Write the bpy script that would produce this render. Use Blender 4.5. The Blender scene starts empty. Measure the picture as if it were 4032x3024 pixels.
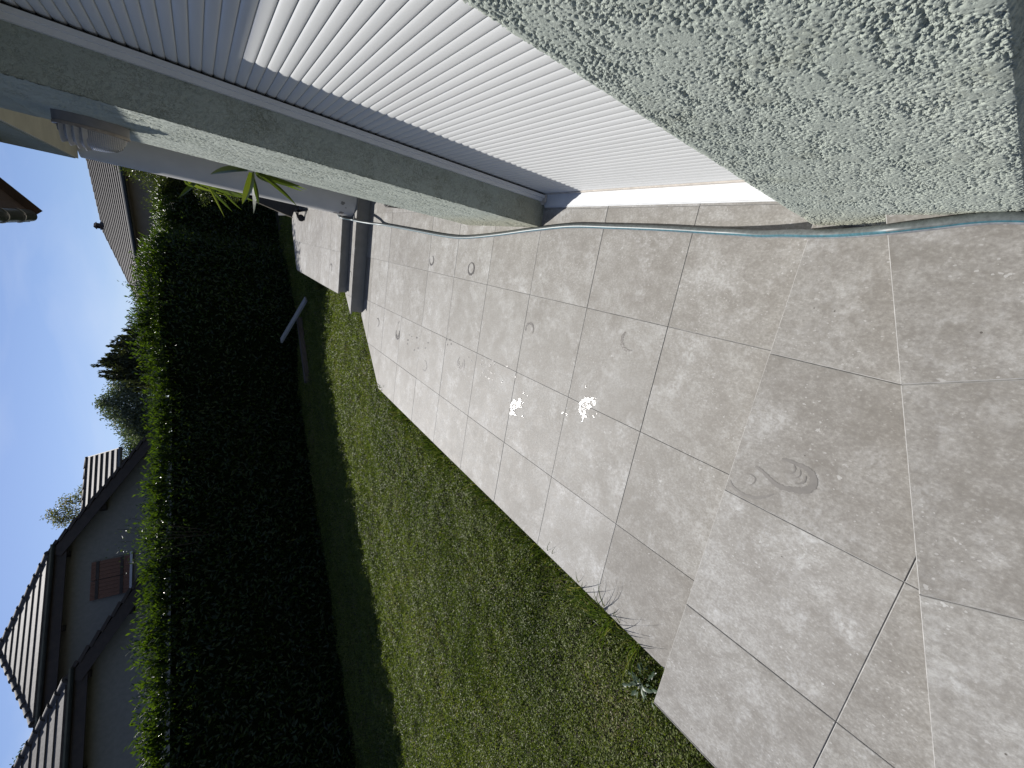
import bpy, bmesh, math, random
import numpy as np
from mathutils import Vector, Matrix

random.seed(7)
RNG = np.random.default_rng(11)
SC = bpy.context.scene
COL = SC.collection

# ------------------------------------------------------------------ camera
CAM_H = 1.9373
YAW, PITCH, ROLL, FPX = -0.326605, 0.670278, 0.028875, 1609.01
cy, sy = math.cos(YAW), math.sin(YAW)
cp, sp = math.cos(PITCH), math.sin(PITCH)
fwd = Vector((sy * cp, cy * cp, -sp))
rgt = Vector((cy, -sy, 0))
dwn = fwd.cross(rgt)
dwn = Vector((rgt.y * fwd.z - rgt.z * fwd.y, rgt.z * fwd.x - rgt.x * fwd.z, rgt.x * fwd.y - rgt.y * fwd.x)) * -1
cr, sr = math.cos(ROLL), math.sin(ROLL)
r2 = rgt * cr + dwn * sr
d2 = dwn * cr - rgt * sr
cd = bpy.data.cameras.new('camera')
cam = bpy.data.objects.new('camera', cd)
COL.objects.link(cam)
# the phone was held sideways: image right is down in the world
M = Matrix(((d2.x, r2.x, -fwd.x, 0), (d2.y, r2.y, -fwd.y, 0), (d2.z, r2.z, -fwd.z, CAM_H), (0, 0, 0, 1)))
cam.matrix_world = M
cd.sensor_width = 36.0
cd.lens = FPX / 4032 * 36.0
cd.shift_x = -49.22 / 4032
cd.shift_y = 1.6 / 4032
cd.clip_start = 0.02
cd.clip_end = 2000
SC.camera = cam

# ------------------------------------------------------------------ light
SUN_AZ, SUN_EL = math.radians(-28.6), math.radians(40.0)   # az from +Y towards +X
w = bpy.data.worlds.new('World')
SC.world = w
w.use_nodes = True
nt = w.node_tree
bg = nt.nodes['Background']
sky = nt.nodes.new('ShaderNodeTexSky')
sky.sky_type = 'NISHITA'
sky.sun_disc = False
sky.sun_elevation = SUN_EL
sky.sun_rotation = SUN_AZ
sky.altitude = 250
sky.air_density = 1.0
sky.dust_density = 0.25
sky.ozone_density = 4.0
tcw = nt.nodes.new('ShaderNodeTexCoord')
mpw = nt.nodes.new('ShaderNodeMapping'); mpw.inputs['Scale'].default_value = (1.0, 1.6, 4.5); mpw.inputs['Rotation'].default_value = (0, 0, 0.6)
nzw = nt.nodes.new('ShaderNodeTexNoise'); nzw.inputs['Scale'].default_value = 2.1; nzw.inputs['Detail'].default_value = 7; nzw.inputs['Distortion'].default_value = 0.6
rpw = nt.nodes.new('ShaderNodeValToRGB')
rpw.color_ramp.elements[0].position = 0.46; rpw.color_ramp.elements[0].color = (0, 0, 0, 1)
rpw.color_ramp.elements[1].position = 0.78; rpw.color_ramp.elements[1].color = (0.36, 0.36, 0.36, 1)
tint = nt.nodes.new('ShaderNodeMix'); tint.data_type = 'RGBA'; tint.blend_type = 'MULTIPLY'; tint.inputs[0].default_value = 1.0
tint.inputs[7].default_value = (1.0, 0.955, 1.085, 1)      # the sky leans to violet
mxw = nt.nodes.new('ShaderNodeMix'); mxw.data_type = 'RGBA'
mxw.inputs[7].default_value = (9.2, 10.0, 11.6, 1)       # thin cirrus
nt.links.new(tcw.outputs['Generated'], mpw.inputs[0]); nt.links.new(mpw.outputs[0], nzw.inputs['Vector'])
nt.links.new(nzw.outputs['Fac'], rpw.inputs[0])
nt.links.new(sky.outputs[0], tint.inputs[6])
nt.links.new(tint.outputs[2], mxw.inputs[6]); nt.links.new(rpw.outputs[0], mxw.inputs[0])
nt.links.new(mxw.outputs[2], bg.inputs[0])
bg.inputs[1].default_value = 0.060
sd = bpy.data.lights.new('sun', 'SUN')
sd.energy = 4.6
sd.angle = math.radians(0.53)
sd.color = (1.0, 0.965, 0.92)
so = bpy.data.objects.new('sun', sd)
COL.objects.link(so)
tosun = Vector((math.sin(SUN_AZ) * math.cos(SUN_EL), math.cos(SUN_AZ) * math.cos(SUN_EL), math.sin(SUN_EL)))
so.rotation_euler = tosun.to_track_quat('Z', 'Y').to_euler()
so.location = (0, 0, 30)
SC.view_settings.view_transform = 'Standard'
SC.view_settings.look = 'None'
SC.view_settings.exposure = 0.5
SC.view_settings.gamma = 1.0

# ------------------------------------------------------------------ helpers
def tag(o, label=None, cat=None, group=None, kind=None):
    if label: o['label'] = label
    if cat: o['category'] = cat
    if group: o['group'] = group
    if kind: o['kind'] = kind
    return o

def empty(name, loc=(0, 0, 0), rz=0.0):
    o = bpy.data.objects.new(name, None)
    o.location = loc
    o.rotation_euler = (0, 0, rz)
    o.empty_display_size = 0.1
    COL.objects.link(o)
    return o

class MB:
    def __init__(s):
        s.v, s.f, s.m = [], [], []
    def quad(s, a, b, c, d, m=0):
        n = len(s.v); s.v += [a, b, c, d]; s.f.append((n, n + 1, n + 2, n + 3)); s.m.append(m)
    def poly(s, pts, m=0):
        n = len(s.v); s.v += [tuple(p) for p in pts]; s.f.append(tuple(range(n, n + len(pts)))); s.m.append(m)
    def box(s, x0, x1, y0, y1, z0, z1, m=0):
        n = len(s.v)
        s.v += [(x0, y0, z0), (x1, y0, z0), (x1, y1, z0), (x0, y1, z0), (x0, y0, z1), (x1, y0, z1), (x1, y1, z1), (x0, y1, z1)]
        for q in ((0, 3, 2, 1), (4, 5, 6, 7), (0, 1, 5, 4), (1, 2, 6, 5), (2, 3, 7, 6), (3, 0, 4, 7)):
            s.f.append(tuple(n + i for i in q)); s.m.append(m)
    def obox(s, p, q, wdir, hw, hdir, hh, m=0):
        """bar from p to q, half width hw along wdir, half height hh along hdir"""
        p, q, wd, hd = Vector(p), Vector(q), Vector(wdir).normalized() * hw, Vector(hdir).normalized() * hh
        n = len(s.v)
        for b in (p, q):
            s.v += [tuple(b - wd - hd), tuple(b + wd - hd), tuple(b + wd + hd), tuple(b - wd + hd)]
        for k in ((0, 3, 2, 1), (4, 5, 6, 7), (0, 1, 5, 4), (1, 2, 6, 5), (2, 3, 7, 6), (3, 0, 4, 7)):
            s.f.append(tuple(n + i for i in k)); s.m.append(m)
    def tube(s, pts, radii, seg=10, m=0, caps=True, mats=None):
        pts = [Vector(p) for p in pts]
        n0 = len(s.v)
        up = Vector((0, 0, 1)); prev = None
        for i, p in enumerate(pts):
            t = (pts[min(i + 1, len(pts) - 1)] - pts[max(i - 1, 0)]).normalized()
            if prev is None:
                a = t.cross(up)
                if a.length < 0.05: a = t.cross(Vector((1, 0, 0)))
            else:
                a = prev - t * prev.dot(t)
            a.normalize(); prev = a
            b = t.cross(a)
            r = radii[i] if hasattr(radii, '__len__') else radii
            for k in range(seg):
                an = 2 * math.pi * k / seg
                s.v.append(tuple(p + a * (r * math.cos(an)) + b * (r * math.sin(an))))
        for i in range(len(pts) - 1):
            for k in range(seg):
                k2 = (k + 1) % seg
                s.f.append((n0 + i * seg + k, n0 + i * seg + k2, n0 + (i + 1) * seg + k2, n0 + (i + 1) * seg + k))
                s.m.append(mats[k] if mats else m)
        if caps:
            s.f.append(tuple(n0 + k for k in range(seg))[::-1]); s.m.append(m)
            e = n0 + (len(pts) - 1) * seg
            s.f.append(tuple(e + k for k in range(seg))); s.m.append(m)
    def build(s, name, mats, parent=None, smooth=False, angle=None):
        me = bpy.data.meshes.new(name)
        me.from_pydata([tuple(v) for v in s.v], [], s.f)
        if not isinstance(mats, (list, tuple)): mats = [mats]
        for mm in mats: me.materials.append(mm)
        me.polygons.foreach_set('material_index', s.m)
        bm = bmesh.new(); bm.from_mesh(me)
        bmesh.ops.recalc_face_normals(bm, faces=bm.faces)
        bm.to_mesh(me); bm.free()
        if smooth:
            me.polygons.foreach_set('use_smooth', [True] * len(me.polygons))
            if angle: me.set_sharp_from_angle(angle=math.radians(angle))
        me.update()
        o = bpy.data.objects.new(name, me)
        COL.objects.link(o)
        if parent: o.parent = parent
        return o

def np_mesh(name, V, loops, lt, mat, parent=None, smooth=False, rnd=None):
    """V (n,3); loops flat vertex indices; lt faces' vertex counts"""
    me = bpy.data.meshes.new(name)
    V = np.asarray(V, np.float32)
    loops = np.asarray(loops, np.int32); lt = np.asarray(lt, np.int32)
    me.vertices.add(len(V)); me.vertices.foreach_set('co', V.ravel())
    me.loops.add(len(loops)); me.loops.foreach_set('vertex_index', loops)
    me.polygons.add(len(lt))
    st = np.concatenate([[0], np.cumsum(lt)[:-1]]).astype(np.int32)
    me.polygons.foreach_set('loop_start', st)
    if smooth: me.polygons.foreach_set('use_smooth', np.ones(len(lt), bool))
    if rnd is not None:
        a = me.attributes.new('rnd', 'FLOAT', 'POINT')
        a.data.foreach_set('value', np.asarray(rnd, np.float32))
    me.materials.append(mat)
    me.update(calc_edges=True)
    me.validate()
    o = bpy.data.objects.new(name, me)
    COL.objects.link(o)
    if parent: o.parent = parent
    return o

def _unit(a):
    return a / np.maximum(np.linalg.norm(a, axis=1, keepdims=True), 1e-9)

def leaves(name, P, D, N, L, W, mat, parent=None, fold=0.25, rnd=None, wide=0.45):
    """leaf cloud: base P, long axis D, face normal N, length L, width W"""
    n = len(P)
    D = _unit(D); S = _unit(np.cross(D, N)); Nn = np.cross(S, D)
    L = np.broadcast_to(L, n)[:, None]; W = np.broadcast_to(W, n)[:, None]
    base = P; tip = P + D * L - Nn * L * 0.12
    mid = P + D * L * wide
    lf = mid + S * W * 0.5 + Nn * W * fold
    rt = mid - S * W * 0.5 + Nn * W * fold
    V = np.stack([base, lf, tip, rt], 1).reshape(-1, 3)
    b = (np.arange(n) * 4)[:, None]
    loops = (b + np.array([[0, 1, 2, 0, 2, 3]])).ravel()
    if rnd is None: rnd = RNG.random(n)
    return np_mesh(name, V, loops, np.full(n * 2, 3), mat, parent, False, np.repeat(rnd, 4))

def rand_dirs(n):
    return _unit(RNG.normal(size=(n, 3)))

# numpy noise ------------------------------------------------------
def _hash(ix, iy, seed):
    h = (ix.astype(np.int64) * 374761393 + iy.astype(np.int64) * 668265263 + seed * 1442695041) & 0xffffffff
    h = ((h ^ (h >> 13)) * 1274126177) & 0xffffffff
    return ((h ^ (h >> 16)) & 0xffffff) / float(0xffffff)

def vnoise(x, y, seed=0):
    ix, iy = np.floor(x), np.floor(y)
    fx, fy = x - ix, y - iy
    fx = fx * fx * (3 - 2 * fx); fy = fy * fy * (3 - 2 * fy)
    a = _hash(ix, iy, seed); b = _hash(ix + 1, iy, seed); c = _hash(ix, iy + 1, seed); d = _hash(ix + 1, iy + 1, seed)
    return (a * (1 - fx) + b * fx) * (1 - fy) + (c * (1 - fx) + d * fx) * fy

def worley(x, y, seed=0):
    ix, iy = np.floor(x), np.floor(y)
    best = np.full(x.shape, 9.0)
    for i in (-1, 0, 1):
        for j in (-1, 0, 1):
            cx, cyy = ix + i, iy + j
            px = cx + _hash(cx, cyy, seed); py = cyy + _hash(cx, cyy, seed + 77)
            best = np.minimum(best, (px - x) ** 2 + (py - y) ** 2)
    return np.sqrt(best)

# ------------------------------------------------------------------ materials
class NT:
    def __init__(s, name):
        s.mat = bpy.data.materials.new(name); s.mat.use_nodes = True
        s.t = s.mat.node_tree; s.n = s.t.nodes; s.l = s.t.links
        s.b = s.n['Principled BSDF']; s.out = s.n['Material Output']
    def new(s, typ, **kw):
        o = s.n.new(typ)
        for k, v in kw.items():
            if k in o.bl_rna.properties and k not in ('inputs',):
                setattr(o, k, v)
        return o
    def link(s, a, b): s.l.new(a, b)
    def setin(s, node, key, val):
        if hasattr(val, 'bl_rna') and 'NodeSocket' in type(val).__name__: s.link(val, node.inputs[key])
        else: node.inputs[key].default_value = val
    def coord(s, which='Object', scale=(1, 1, 1)):
        tc = s.n.new('ShaderNodeTexCoord')
        mp = s.n.new('ShaderNodeMapping'); mp.inputs['Scale'].default_value = scale
        s.link(tc.outputs[which], mp.inputs[0]); return mp.outputs[0]
    def noise(s, vec, scale, detail=4, rough=0.55, dist=0.0):
        o = s.n.new('ShaderNodeTexNoise'); s.link(vec, o.inputs['Vector'])
        o.inputs['Scale'].default_value = scale; o.inputs['Detail'].default_value = detail
        o.inputs['Roughness'].default_value = rough; o.inputs['Distortion'].default_value = dist
        return o.outputs['Fac']
    def ramp(s, fac, stops):
        o = s.n.new('ShaderNodeValToRGB'); s.link(fac, o.inputs[0])
        e = o.color_ramp.elements
        while len(e) < len(stops): e.new(0.5)
        for i, (p, c) in enumerate(stops):
            e[i].position = p
            e[i].color = (c, c, c, 1) if not hasattr(c, '__len__') else (*c, 1)
        return o.outputs[0]
    def mix(s, fac, a, b, mode='MIX'):
        o = s.n.new('ShaderNodeMix'); o.data_type = 'RGBA'; o.blend_type = mode
        for key, val in ((0, fac), (6, a), (7, b)):
            if hasattr(val, 'bl_rna'): s.link(val, o.inputs[key])
            elif hasattr(val, '__len__'): o.inputs[key].default_value = (*val, 1)[:4]
            else: o.inputs[key].default_value = val if key == 0 else (val, val, val, 1)
        return o.outputs[2]
    def math(s, op, a, b=0.0):
        o = s.n.new('ShaderNodeMath'); o.operation = op
        for k, v in ((0, a), (1, b)):
            if hasattr(v, 'bl_rna'): s.link(v, o.inputs[k])
            else: o.inputs[k].default_value = v
        return o.outputs[0]
    def bump(s, h, strength=0.3, dist=0.01):
        o = s.n.new('ShaderNodeBump'); s.link(h, o.inputs['Height'])
        o.inputs['Strength'].default_value = strength; o.inputs['Distance'].default_value = dist
        s.link(o.outputs[0], s.b.inputs['Normal'])
    def color(s, c):
        if hasattr(c, 'bl_rna'): s.link(c, s.b.inputs['Base Color'])
        else: s.b.inputs['Base Color'].default_value = (*c, 1)
    def rough(s, r, spec=0.5):
        if hasattr(r, 'bl_rna'): s.link(r, s.b.inputs['Roughness'])
        else: s.b.inputs['Roughness'].default_value = r
        s.b.inputs['Specular IOR Level'].default_value = spec

def simple(name, c, rough=0.6, var=0.15, scale=8.0, spec=0.5, metal=0.0, bump=0.0, stretch=(1, 1, 1)):
    m = NT(name)
    v = m.coord('Object', stretch)
    n = m.noise(v, scale, 5)
    lo = tuple(x * (1 - var) for x in c); hi = tuple(min(1, x * (1 + var)) for x in c)
    m.color(m.ramp(n, [(0.3, lo), (0.7, hi)]))
    m.rough(rough, spec)
    m.b.inputs['Metallic'].default_value = metal
    if bump: m.bump(m.noise(v, scale * 6, 3), bump, 0.004)
    return m.mat

def leaf_mat(name, stops, rough=0.35, trans=0.35, spec=0.5, tcol=None):
    m = NT(name)
    at = m.n.new('ShaderNodeAttribute'); at.attribute_name = 'rnd'
    c = m.ramp(at.outputs['Fac'], stops)
    m.color(c); m.rough(rough, spec)
    tr = m.n.new('ShaderNodeBsdfTranslucent')
    tc = m.mix(1.0, c, tcol if tcol else (1.5, 1.7, 0.6), 'MULTIPLY')
    m.link(tc, tr.inputs[0])
    mx = m.n.new('ShaderNodeMixShader'); mx.inputs[0].default_value = trans
    m.link(m.b.outputs[0], mx.inputs[1]); m.link(tr.outputs[0], mx.inputs[2])
    m.link(mx.outputs[0], m.out.inputs[0])
    return m.mat

def make_tile():
    m = NT('stone_tile')
    at = m.n.new('ShaderNodeAttribute'); at.attribute_name = 'tile'
    tc = m.n.new('ShaderNodeTexCoord')
    sc = m.n.new('ShaderNodeVectorMath'); sc.operation = 'SCALE'; sc.inputs['Scale'].default_value = 23.0
    m.link(at.outputs['Vector'], sc.inputs[0])
    ad = m.n.new('ShaderNodeVectorMath'); ad.operation = 'ADD'
    m.link(tc.outputs['Object'], ad.inputs[0]); m.link(sc.outputs[0], ad.inputs[1])
    v = ad.outputs[0]
    mp = m.n.new('ShaderNodeMapping'); mp.inputs['Scale'].default_value = (1.0, 0.72, 1); m.link(v, mp.inputs[0])
    va = mp.outputs[0]
    big = m.noise(v, 3.0, 6, 0.62)
    med = m.noise(va, 17, 8, 0.72, 0.25)
    fine = m.noise(va, 110, 6, 0.75)
    c = m.ramp(big, [(0.30, (0.200, 0.190, 0.172)), (0.52, (0.252, 0.244, 0.227)), (0.72, (0.305, 0.301, 0.288))])
    c = m.mix(m.ramp(med, [(0.36, 0.0), (0.66, 1.0)]), m.mix(1.0, c, (0.76, 0.735, 0.70), 'MULTIPLY'), m.mix(1.0, c, (1.17, 1.17, 1.165), 'MULTIPLY'))
    c = m.mix(m.ramp(fine, [(0.34, 0.75), (0.60, 0.0)]), c, (0.148, 0.138, 0.125))
    c = m.mix(m.ramp(fine, [(0.56, 0.0), (0.74, 0.5)]), c, (0.37, 0.365, 0.355))
    # dusty bloom: blotchy pale areas broken up by fine grain
    bl = m.math('MULTIPLY', m.ramp(m.noise(v, 5.5, 7, 0.7, 0.3), [(0.50, 0.0), (0.66, 1.0)]), m.ramp(m.noise(v, 48, 5, 0.75), [(0.42, 0.15), (0.62, 1.0)]))
    c = m.mix(m.math('MULTIPLY', bl, 0.75), c, (0.385, 0.382, 0.370))
    # pale fossil flecks of two sizes, clustered
    nz = m.n.new('ShaderNodeTexNoise'); nz.inputs['Scale'].default_value = 55.0; nz.inputs['Detail'].default_value = 4.0; m.link(v, nz.inputs['Vector'])
    for scl, thr, sz_, cl, amt in ((95.0, 0.50, 0.30, (0.42, 0.60), 0.55), (38.0, 0.70, 0.24, (0.47, 0.60), 0.6), (17.0, 0.80, 0.13, (0.50, 0.62), 0.6)):
        vo = m.n.new('ShaderNodeTexVoronoi'); vo.inputs['Scale'].default_value = scl
        vw = m.n.new('ShaderNodeVectorMath'); vw.operation = 'ADD'
        s2 = m.n.new('ShaderNodeVectorMath'); s2.operation = 'SCALE'; s2.inputs['Scale'].default_value = 1.1 / scl
        m.link(nz.outputs['Color'], s2.inputs[0]); m.link(va, vw.inputs[0]); m.link(s2.outputs[0], vw.inputs[1])
        m.link(vw.outputs[0], vo.inputs['Vector'])
        sep = m.n.new('ShaderNodeSeparateColor'); m.link(vo.outputs['Color'], sep.inputs[0])
        pick = m.math('GREATER_THAN', sep.outputs[0], thr)
        dotm = m.math('LESS_THAN', vo.outputs['Distance'], m.math('MULTIPLY', sep.outputs[1], sz_))
        clus = m.ramp(m.noise(v, 4.5, 4), [(cl[0], 0.0), (cl[1], 1.0)])
        fl = m.math('MULTIPLY', m.math('MULTIPLY', pick, dotm), clus)
        c = m.mix(m.math('MULTIPLY', fl, amt), c, (0.43, 0.425, 0.41))
    # a few crumbs of dry leaf and soil trodden into the surface
    vo = m.n.new('ShaderNodeTexVoronoi'); vo.inputs['Scale'].default_value = 26.0; m.link(v, vo.inputs['Vector'])
    sep = m.n.new('ShaderNodeSeparateColor'); m.link(vo.outputs['Color'], sep.inputs[0])
    crumb = m.math('MULTIPLY', m.math('GREATER_THAN', sep.outputs[0], 0.965), m.math('LESS_THAN', vo.outputs['Distance'], 0.075))
    c = m.mix(m.math('MULTIPLY', crumb, 0.8), c, (0.05, 0.042, 0.035))
    # whole-tile tone
    sx = m.n.new('ShaderNodeSeparateXYZ'); m.link(at.outputs['Vector'], sx.inputs[0])
    tone = m.ramp(sx.outputs[2], [(0.0, (1.0, 0.995, 0.985)), (0.5, (1.14, 1.145, 1.14)), (1.0, (1.28, 1.295, 1.31))])
    c = m.mix(1.0, c, tone, 'MULTIPLY')
    m.color(c)
    m.rough(m.ramp(med, [(0.3, 0.58), (0.7, 0.74)]), 0.36)
    m.bump(m.noise(va, 120, 4, 0.6), 0.12, 0.003)
    return m.mat

def make_stucco(name, dark=0.0, bumpy=False):
    m = NT(name)
    v = m.coord('Object')
    n1 = m.noise(v, 3.0, 5, 0.6)
    n2 = m.noise(v, 170.0, 3)
    c = m.ramp(n1, [(0.3, (0.338, 0.372, 0.328)), (0.7, (0.388, 0.420, 0.372))])
    c = m.mix(m.ramp(n2, [(0.35, 0.35), (0.6, 0.0)]), c, (0.255, 0.283, 0.248))
    # algae and grime in patches near the inner corner and the foot
    st = m.ramp(m.noise(v, 7.5, 6, 0.7), [(0.53, 0.0), (0.70, 1.0)])
    st2 = m.ramp(m.noise(v, 130, 3, 0.7), [(0.44, 1.0), (0.58, 0.15)])
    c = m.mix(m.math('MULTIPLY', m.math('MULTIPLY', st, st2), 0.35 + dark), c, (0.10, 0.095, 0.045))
    # sandy wall foot: splash dirt, plus light bounced off the tiles in the colour
    sx = m.n.new('ShaderNodeSeparateXYZ'); tc = m.n.new('ShaderNodeTexCoord'); m.link(tc.outputs['Object'], sx.inputs[0])
    ft = m.ramp(m.math('ADD', sx.outputs[2], m.math('MULTIPLY', n1, 0.25)), [(0.25, 1.0), (0.55, 0.0)])
    c = m.mix(m.math('MULTIPLY', ft, 0.65), c, (0.36, 0.345, 0.25))
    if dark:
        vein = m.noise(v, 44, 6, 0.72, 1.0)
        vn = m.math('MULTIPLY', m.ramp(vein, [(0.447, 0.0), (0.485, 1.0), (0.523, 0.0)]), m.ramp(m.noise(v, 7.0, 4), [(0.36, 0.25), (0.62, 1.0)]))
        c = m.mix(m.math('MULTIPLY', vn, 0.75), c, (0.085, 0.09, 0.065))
    at = m.n.new('ShaderNodeAttribute'); at.attribute_name = 'rnd'      # 1 in the crumbly hollows, 0 on the pressed islands
    rg = at.outputs['Fac']
    c = m.mix(rg, m.mix(1.0, c, (0.93, 0.935, 0.93), 'MULTIPLY'), m.mix(1.0, c, (1.10, 1.10, 1.08), 'MULTIPLY'))  # islands darker, hollows lighter: how grazing sun strikes them, put into the colour
    m.color(c); m.rough(0.9, 0.25)
    if not bumpy:
        vb = m.n.new('ShaderNodeTexVoronoi'); vb.inputs['Scale'].default_value = 330.0; m.link(v, vb.inputs['Vector'])
        hb = m.math('ADD', m.math('MULTIPLY', vb.outputs['Distance'], -1.0), m.noise(v, 420, 3, 0.7))
        m.bump(m.math('MULTIPLY', hb, m.math('ADD', rg, 0.12)), 0.8, 0.0035)
    if bumpy:
        m.bump(m.math('ADD', m.noise(v, 60, 4, 0.7), m.math('MULTIPLY', m.noise(v, 180, 3, 0.7), 0.6)), 0.9, 0.012)
    return m.mat

M_TILE = make_tile()
M_GROUT = simple('grout', (0.20, 0.193, 0.18), 0.9, 0.3, 30)
M_ARRIS = simple('worn_pale_arris', (0.315, 0.31, 0.298), 0.8, 0.25, 30, 0.2)
M_CONC = simple('concrete_edge', (0.16, 0.15, 0.135), 0.9, 0.35, 12, bump=0.4)
M_RISER = simple('riser_stone', (0.24, 0.23, 0.215), 0.7, 0.12, 9)
M_STUC = make_stucco('stucco')
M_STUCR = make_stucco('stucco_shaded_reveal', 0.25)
M_STUCB = make_stucco('stucco_rough', 0.0, True)
M_WHITE = simple('white_pvc', (0.60, 0.605, 0.60), 0.38, 0.03, 6)
M_SHUT = simple('shutter_slats', (0.555, 0.562, 0.552), 0.42, 0.03, 5, stretch=(1, .2, 1))
M_SILL = simple('sill_paint', (0.60, 0.61, 0.61), 0.55, 0.06, 14, bump=0.05)
M_BEIGE = simple('beige_bar', (0.47, 0.43, 0.38), 0.7, 0.18, 25)
M_BLACK = simple('slot_shade_black', (0.012, 0.012, 0.013), 0.8, 0.2, 5)
M_COLW = simple('column_paint', (0.49, 0.485, 0.465), 0.6, 0.06, 5, bump=0.1)
M_CHIP = simple('bare_render', (0.19, 0.18, 0.165), 0.9, 0.3, 60)
M_SOFF = simple('soffit_plaster', (0.44, 0.43, 0.36), 0.85, 0.1, 6, bump=0.15)
M_WOODD = simple('dark_stained_wood', (0.060, 0.036, 0.024), 0.6, 0.35, 10, stretch=(1, 6, 6), bump=0.2)
M_GUT = simple('gutter_zinc', (0.105, 0.115, 0.11), 0.35, 0.15, 6, metal=0.6)
M_BRKT = simple('gutter_bracket', (0.42, 0.40, 0.36), 0.35, 0.15, 20, metal=0.8)
M_BLACKM = simple('black_metal', (0.012, 0.012, 0.013), 0.4, 0.2, 20)
M_MESHF = simple('black_fabric', (0.018, 0.019, 0.024), 0.8, 0.25, 60)
M_TAN = simple('tan_frame', (0.30, 0.26, 0.21), 0.5, 0.2, 20)
M_PLANK = simple('grey_weathered_wood', (0.30, 0.29, 0.27), 0.85, 0.35, 9, stretch=(1, 12, 12), bump=0.5)
M_PLANKD = simple('dark_wet_wood', (0.10, 0.078, 0.062), 0.85, 0.4, 9, stretch=(1, 10, 10), bump=0.5)
M_SOIL = simple('soil', (0.040, 0.036, 0.018), 0.95, 0.4, 14, bump=0.6)
M_TRUNK = simple('bark', (0.07, 0.055, 0.042), 0.9, 0.35, 14, bump=0.6)
M_HCORE = simple('hedge_core_shade', (0.008, 0.012, 0.005), 1.0, 0.4, 10, 0.0)
M_WALLA = simple('neighbour_render', (0.240, 0.228, 0.198), 0.9, 0.10, 10, bump=0.1)
M_WALLB = simple('far_house_render', (0.30, 0.25, 0.20), 0.9, 0.1, 4)
M_BROWN = simple('brown_boards', (0.036, 0.024, 0.018), 0.6, 0.3, 8, bump=0.1)
M_SHB = simple('brown_shutter', (0.17, 0.075, 0.042), 0.6, 0.15, 6, stretch=(8, 1, 1))

def make_roof(name, c1, c2, cols=0.30):
    m = NT(name)
    v = m.coord('Object')
    n = m.noise(v, 1.6, 5, 0.7); n2 = m.noise(v, 9, 4, 0.7)
    c = m.mix(n, c1, c2)
    c = m.mix(m.ramp(n2, [(0.35, 0.6), (0.6, 0.0)]), c, tuple(x * 0.55 for x in c1))
    m.color(c); m.rough(0.75, 0.3)
    m.bump(n2, 0.4, 0.02)
    return m.mat
M_ROOFA = make_roof('concrete_roof_tiles', (0.068, 0.060, 0.054), (0.120, 0.108, 0.098))
M_ROOFB = make_roof('brown_roof_tiles', (0.056, 0.049, 0.046), (0.090, 0.080, 0.075))
M_RIDGE = make_roof('ridge_tiles', (0.055, 0.047, 0.042), (0.095, 0.082, 0.074))

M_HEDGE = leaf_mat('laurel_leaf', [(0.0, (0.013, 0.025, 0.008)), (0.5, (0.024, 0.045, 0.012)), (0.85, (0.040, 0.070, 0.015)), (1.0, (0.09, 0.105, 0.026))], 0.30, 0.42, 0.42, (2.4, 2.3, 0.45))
M_LAWN = leaf_mat('lawn_leaf', [(0.0, (0.038, 0.058, 0.010)), (0.35, (0.098, 0.125, 0.027)), (0.70, (0.165, 0.185, 0.052)), (0.88, (0.19, 0.185, 0.075)), (0.95, (0.145, 0.12, 0.07)), (1.0, (0.18, 0.15, 0.10))], 0.5, 0.32, 0.24)
M_GRASS = leaf_mat('grass_blade', [(0.0, (0.034, 0.056, 0.011)), (0.6, (0.066, 0.092, 0.020)), (0.88, (0.11, 0.12, 0.04)), (1.0, (0.20, 0.17, 0.10))], 0.4, 0.35)
M_WEED = leaf_mat('weed_leaf', [(0.0, (0.04, 0.065, 0.035)), (1.0, (0.08, 0.115, 0.065))], 0.4, 0.25)
M_YUC = leaf_mat('palm_leaf', [(0.0, (0.035, 0.056, 0.016)), (0.7, (0.065, 0.095, 0.024)), (1.0, (0.095, 0.12, 0.032))], 0.32, 0.40, 0.5, (2.0, 2.0, 0.5))
M_CONIF = leaf_mat('dark_conifer', [(0.0, (0.024, 0.032, 0.017)), (0.6, (0.046, 0.054, 0.027)), (1.0, (0.11, 0.105, 0.055))], 0.6, 0.25, 0.3)
M_WILL = leaf_mat('grey_green_leaf', [(0.0, (0.075, 0.095, 0.07)), (1.0, (0.15, 0.175, 0.125))], 0.6, 0.25, 0.3)
M_TREE = leaf_mat('green_tree_leaf', [(0.0, (0.030, 0.050, 0.022)), (0.8, (0.060, 0.085, 0.032)), (1.0, (0.10, 0.12, 0.05))], 0.5, 0.3, 0.4)
M_AUT = leaf_mat('yellowing_leaf', [(0.0, (0.07, 0.085, 0.03)), (0.6, (0.14, 0.14, 0.05)), (1.0, (0.24, 0.17, 0.07))], 0.5, 0.35, 0.4)
M_SHRUB = leaf_mat('pale_shrub_leaf', [(0.0, (0.035, 0.048, 0.014)), (0.7, (0.065, 0.080, 0.022)), (1.0, (0.11, 0.115, 0.04))], 0.33, 0.35, 0.5)

# ------------------------------------------------------------------ terrace
def clip_poly(poly, px, py, nx, ny):
    """keep the part with (p - (px,py)).n >= 0"""
    out = []
    for i in range(len(poly)):
        a, b = poly[i], poly[(i + 1) % len(poly)]
        da = (a[0] - px) * nx + (a[1] - py) * ny; db = (b[0] - px) * nx + (b[1] - py) * ny
        if da >= 0: out.append(a)
        if (da >= 0) != (db >= 0):
            t = da / (da - db); out.append((a[0] + (b[0] - a[0]) * t, a[1] + (b[1] - a[1]) * t))
    return out

def ccw(poly):
    s = sum(poly[i][0] * poly[(i + 1) % len(poly)][1] - poly[(i + 1) % len(poly)][0] * poly[i][1] for i in range(len(poly)))
    return poly if s > 0 else poly[::-1]

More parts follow.
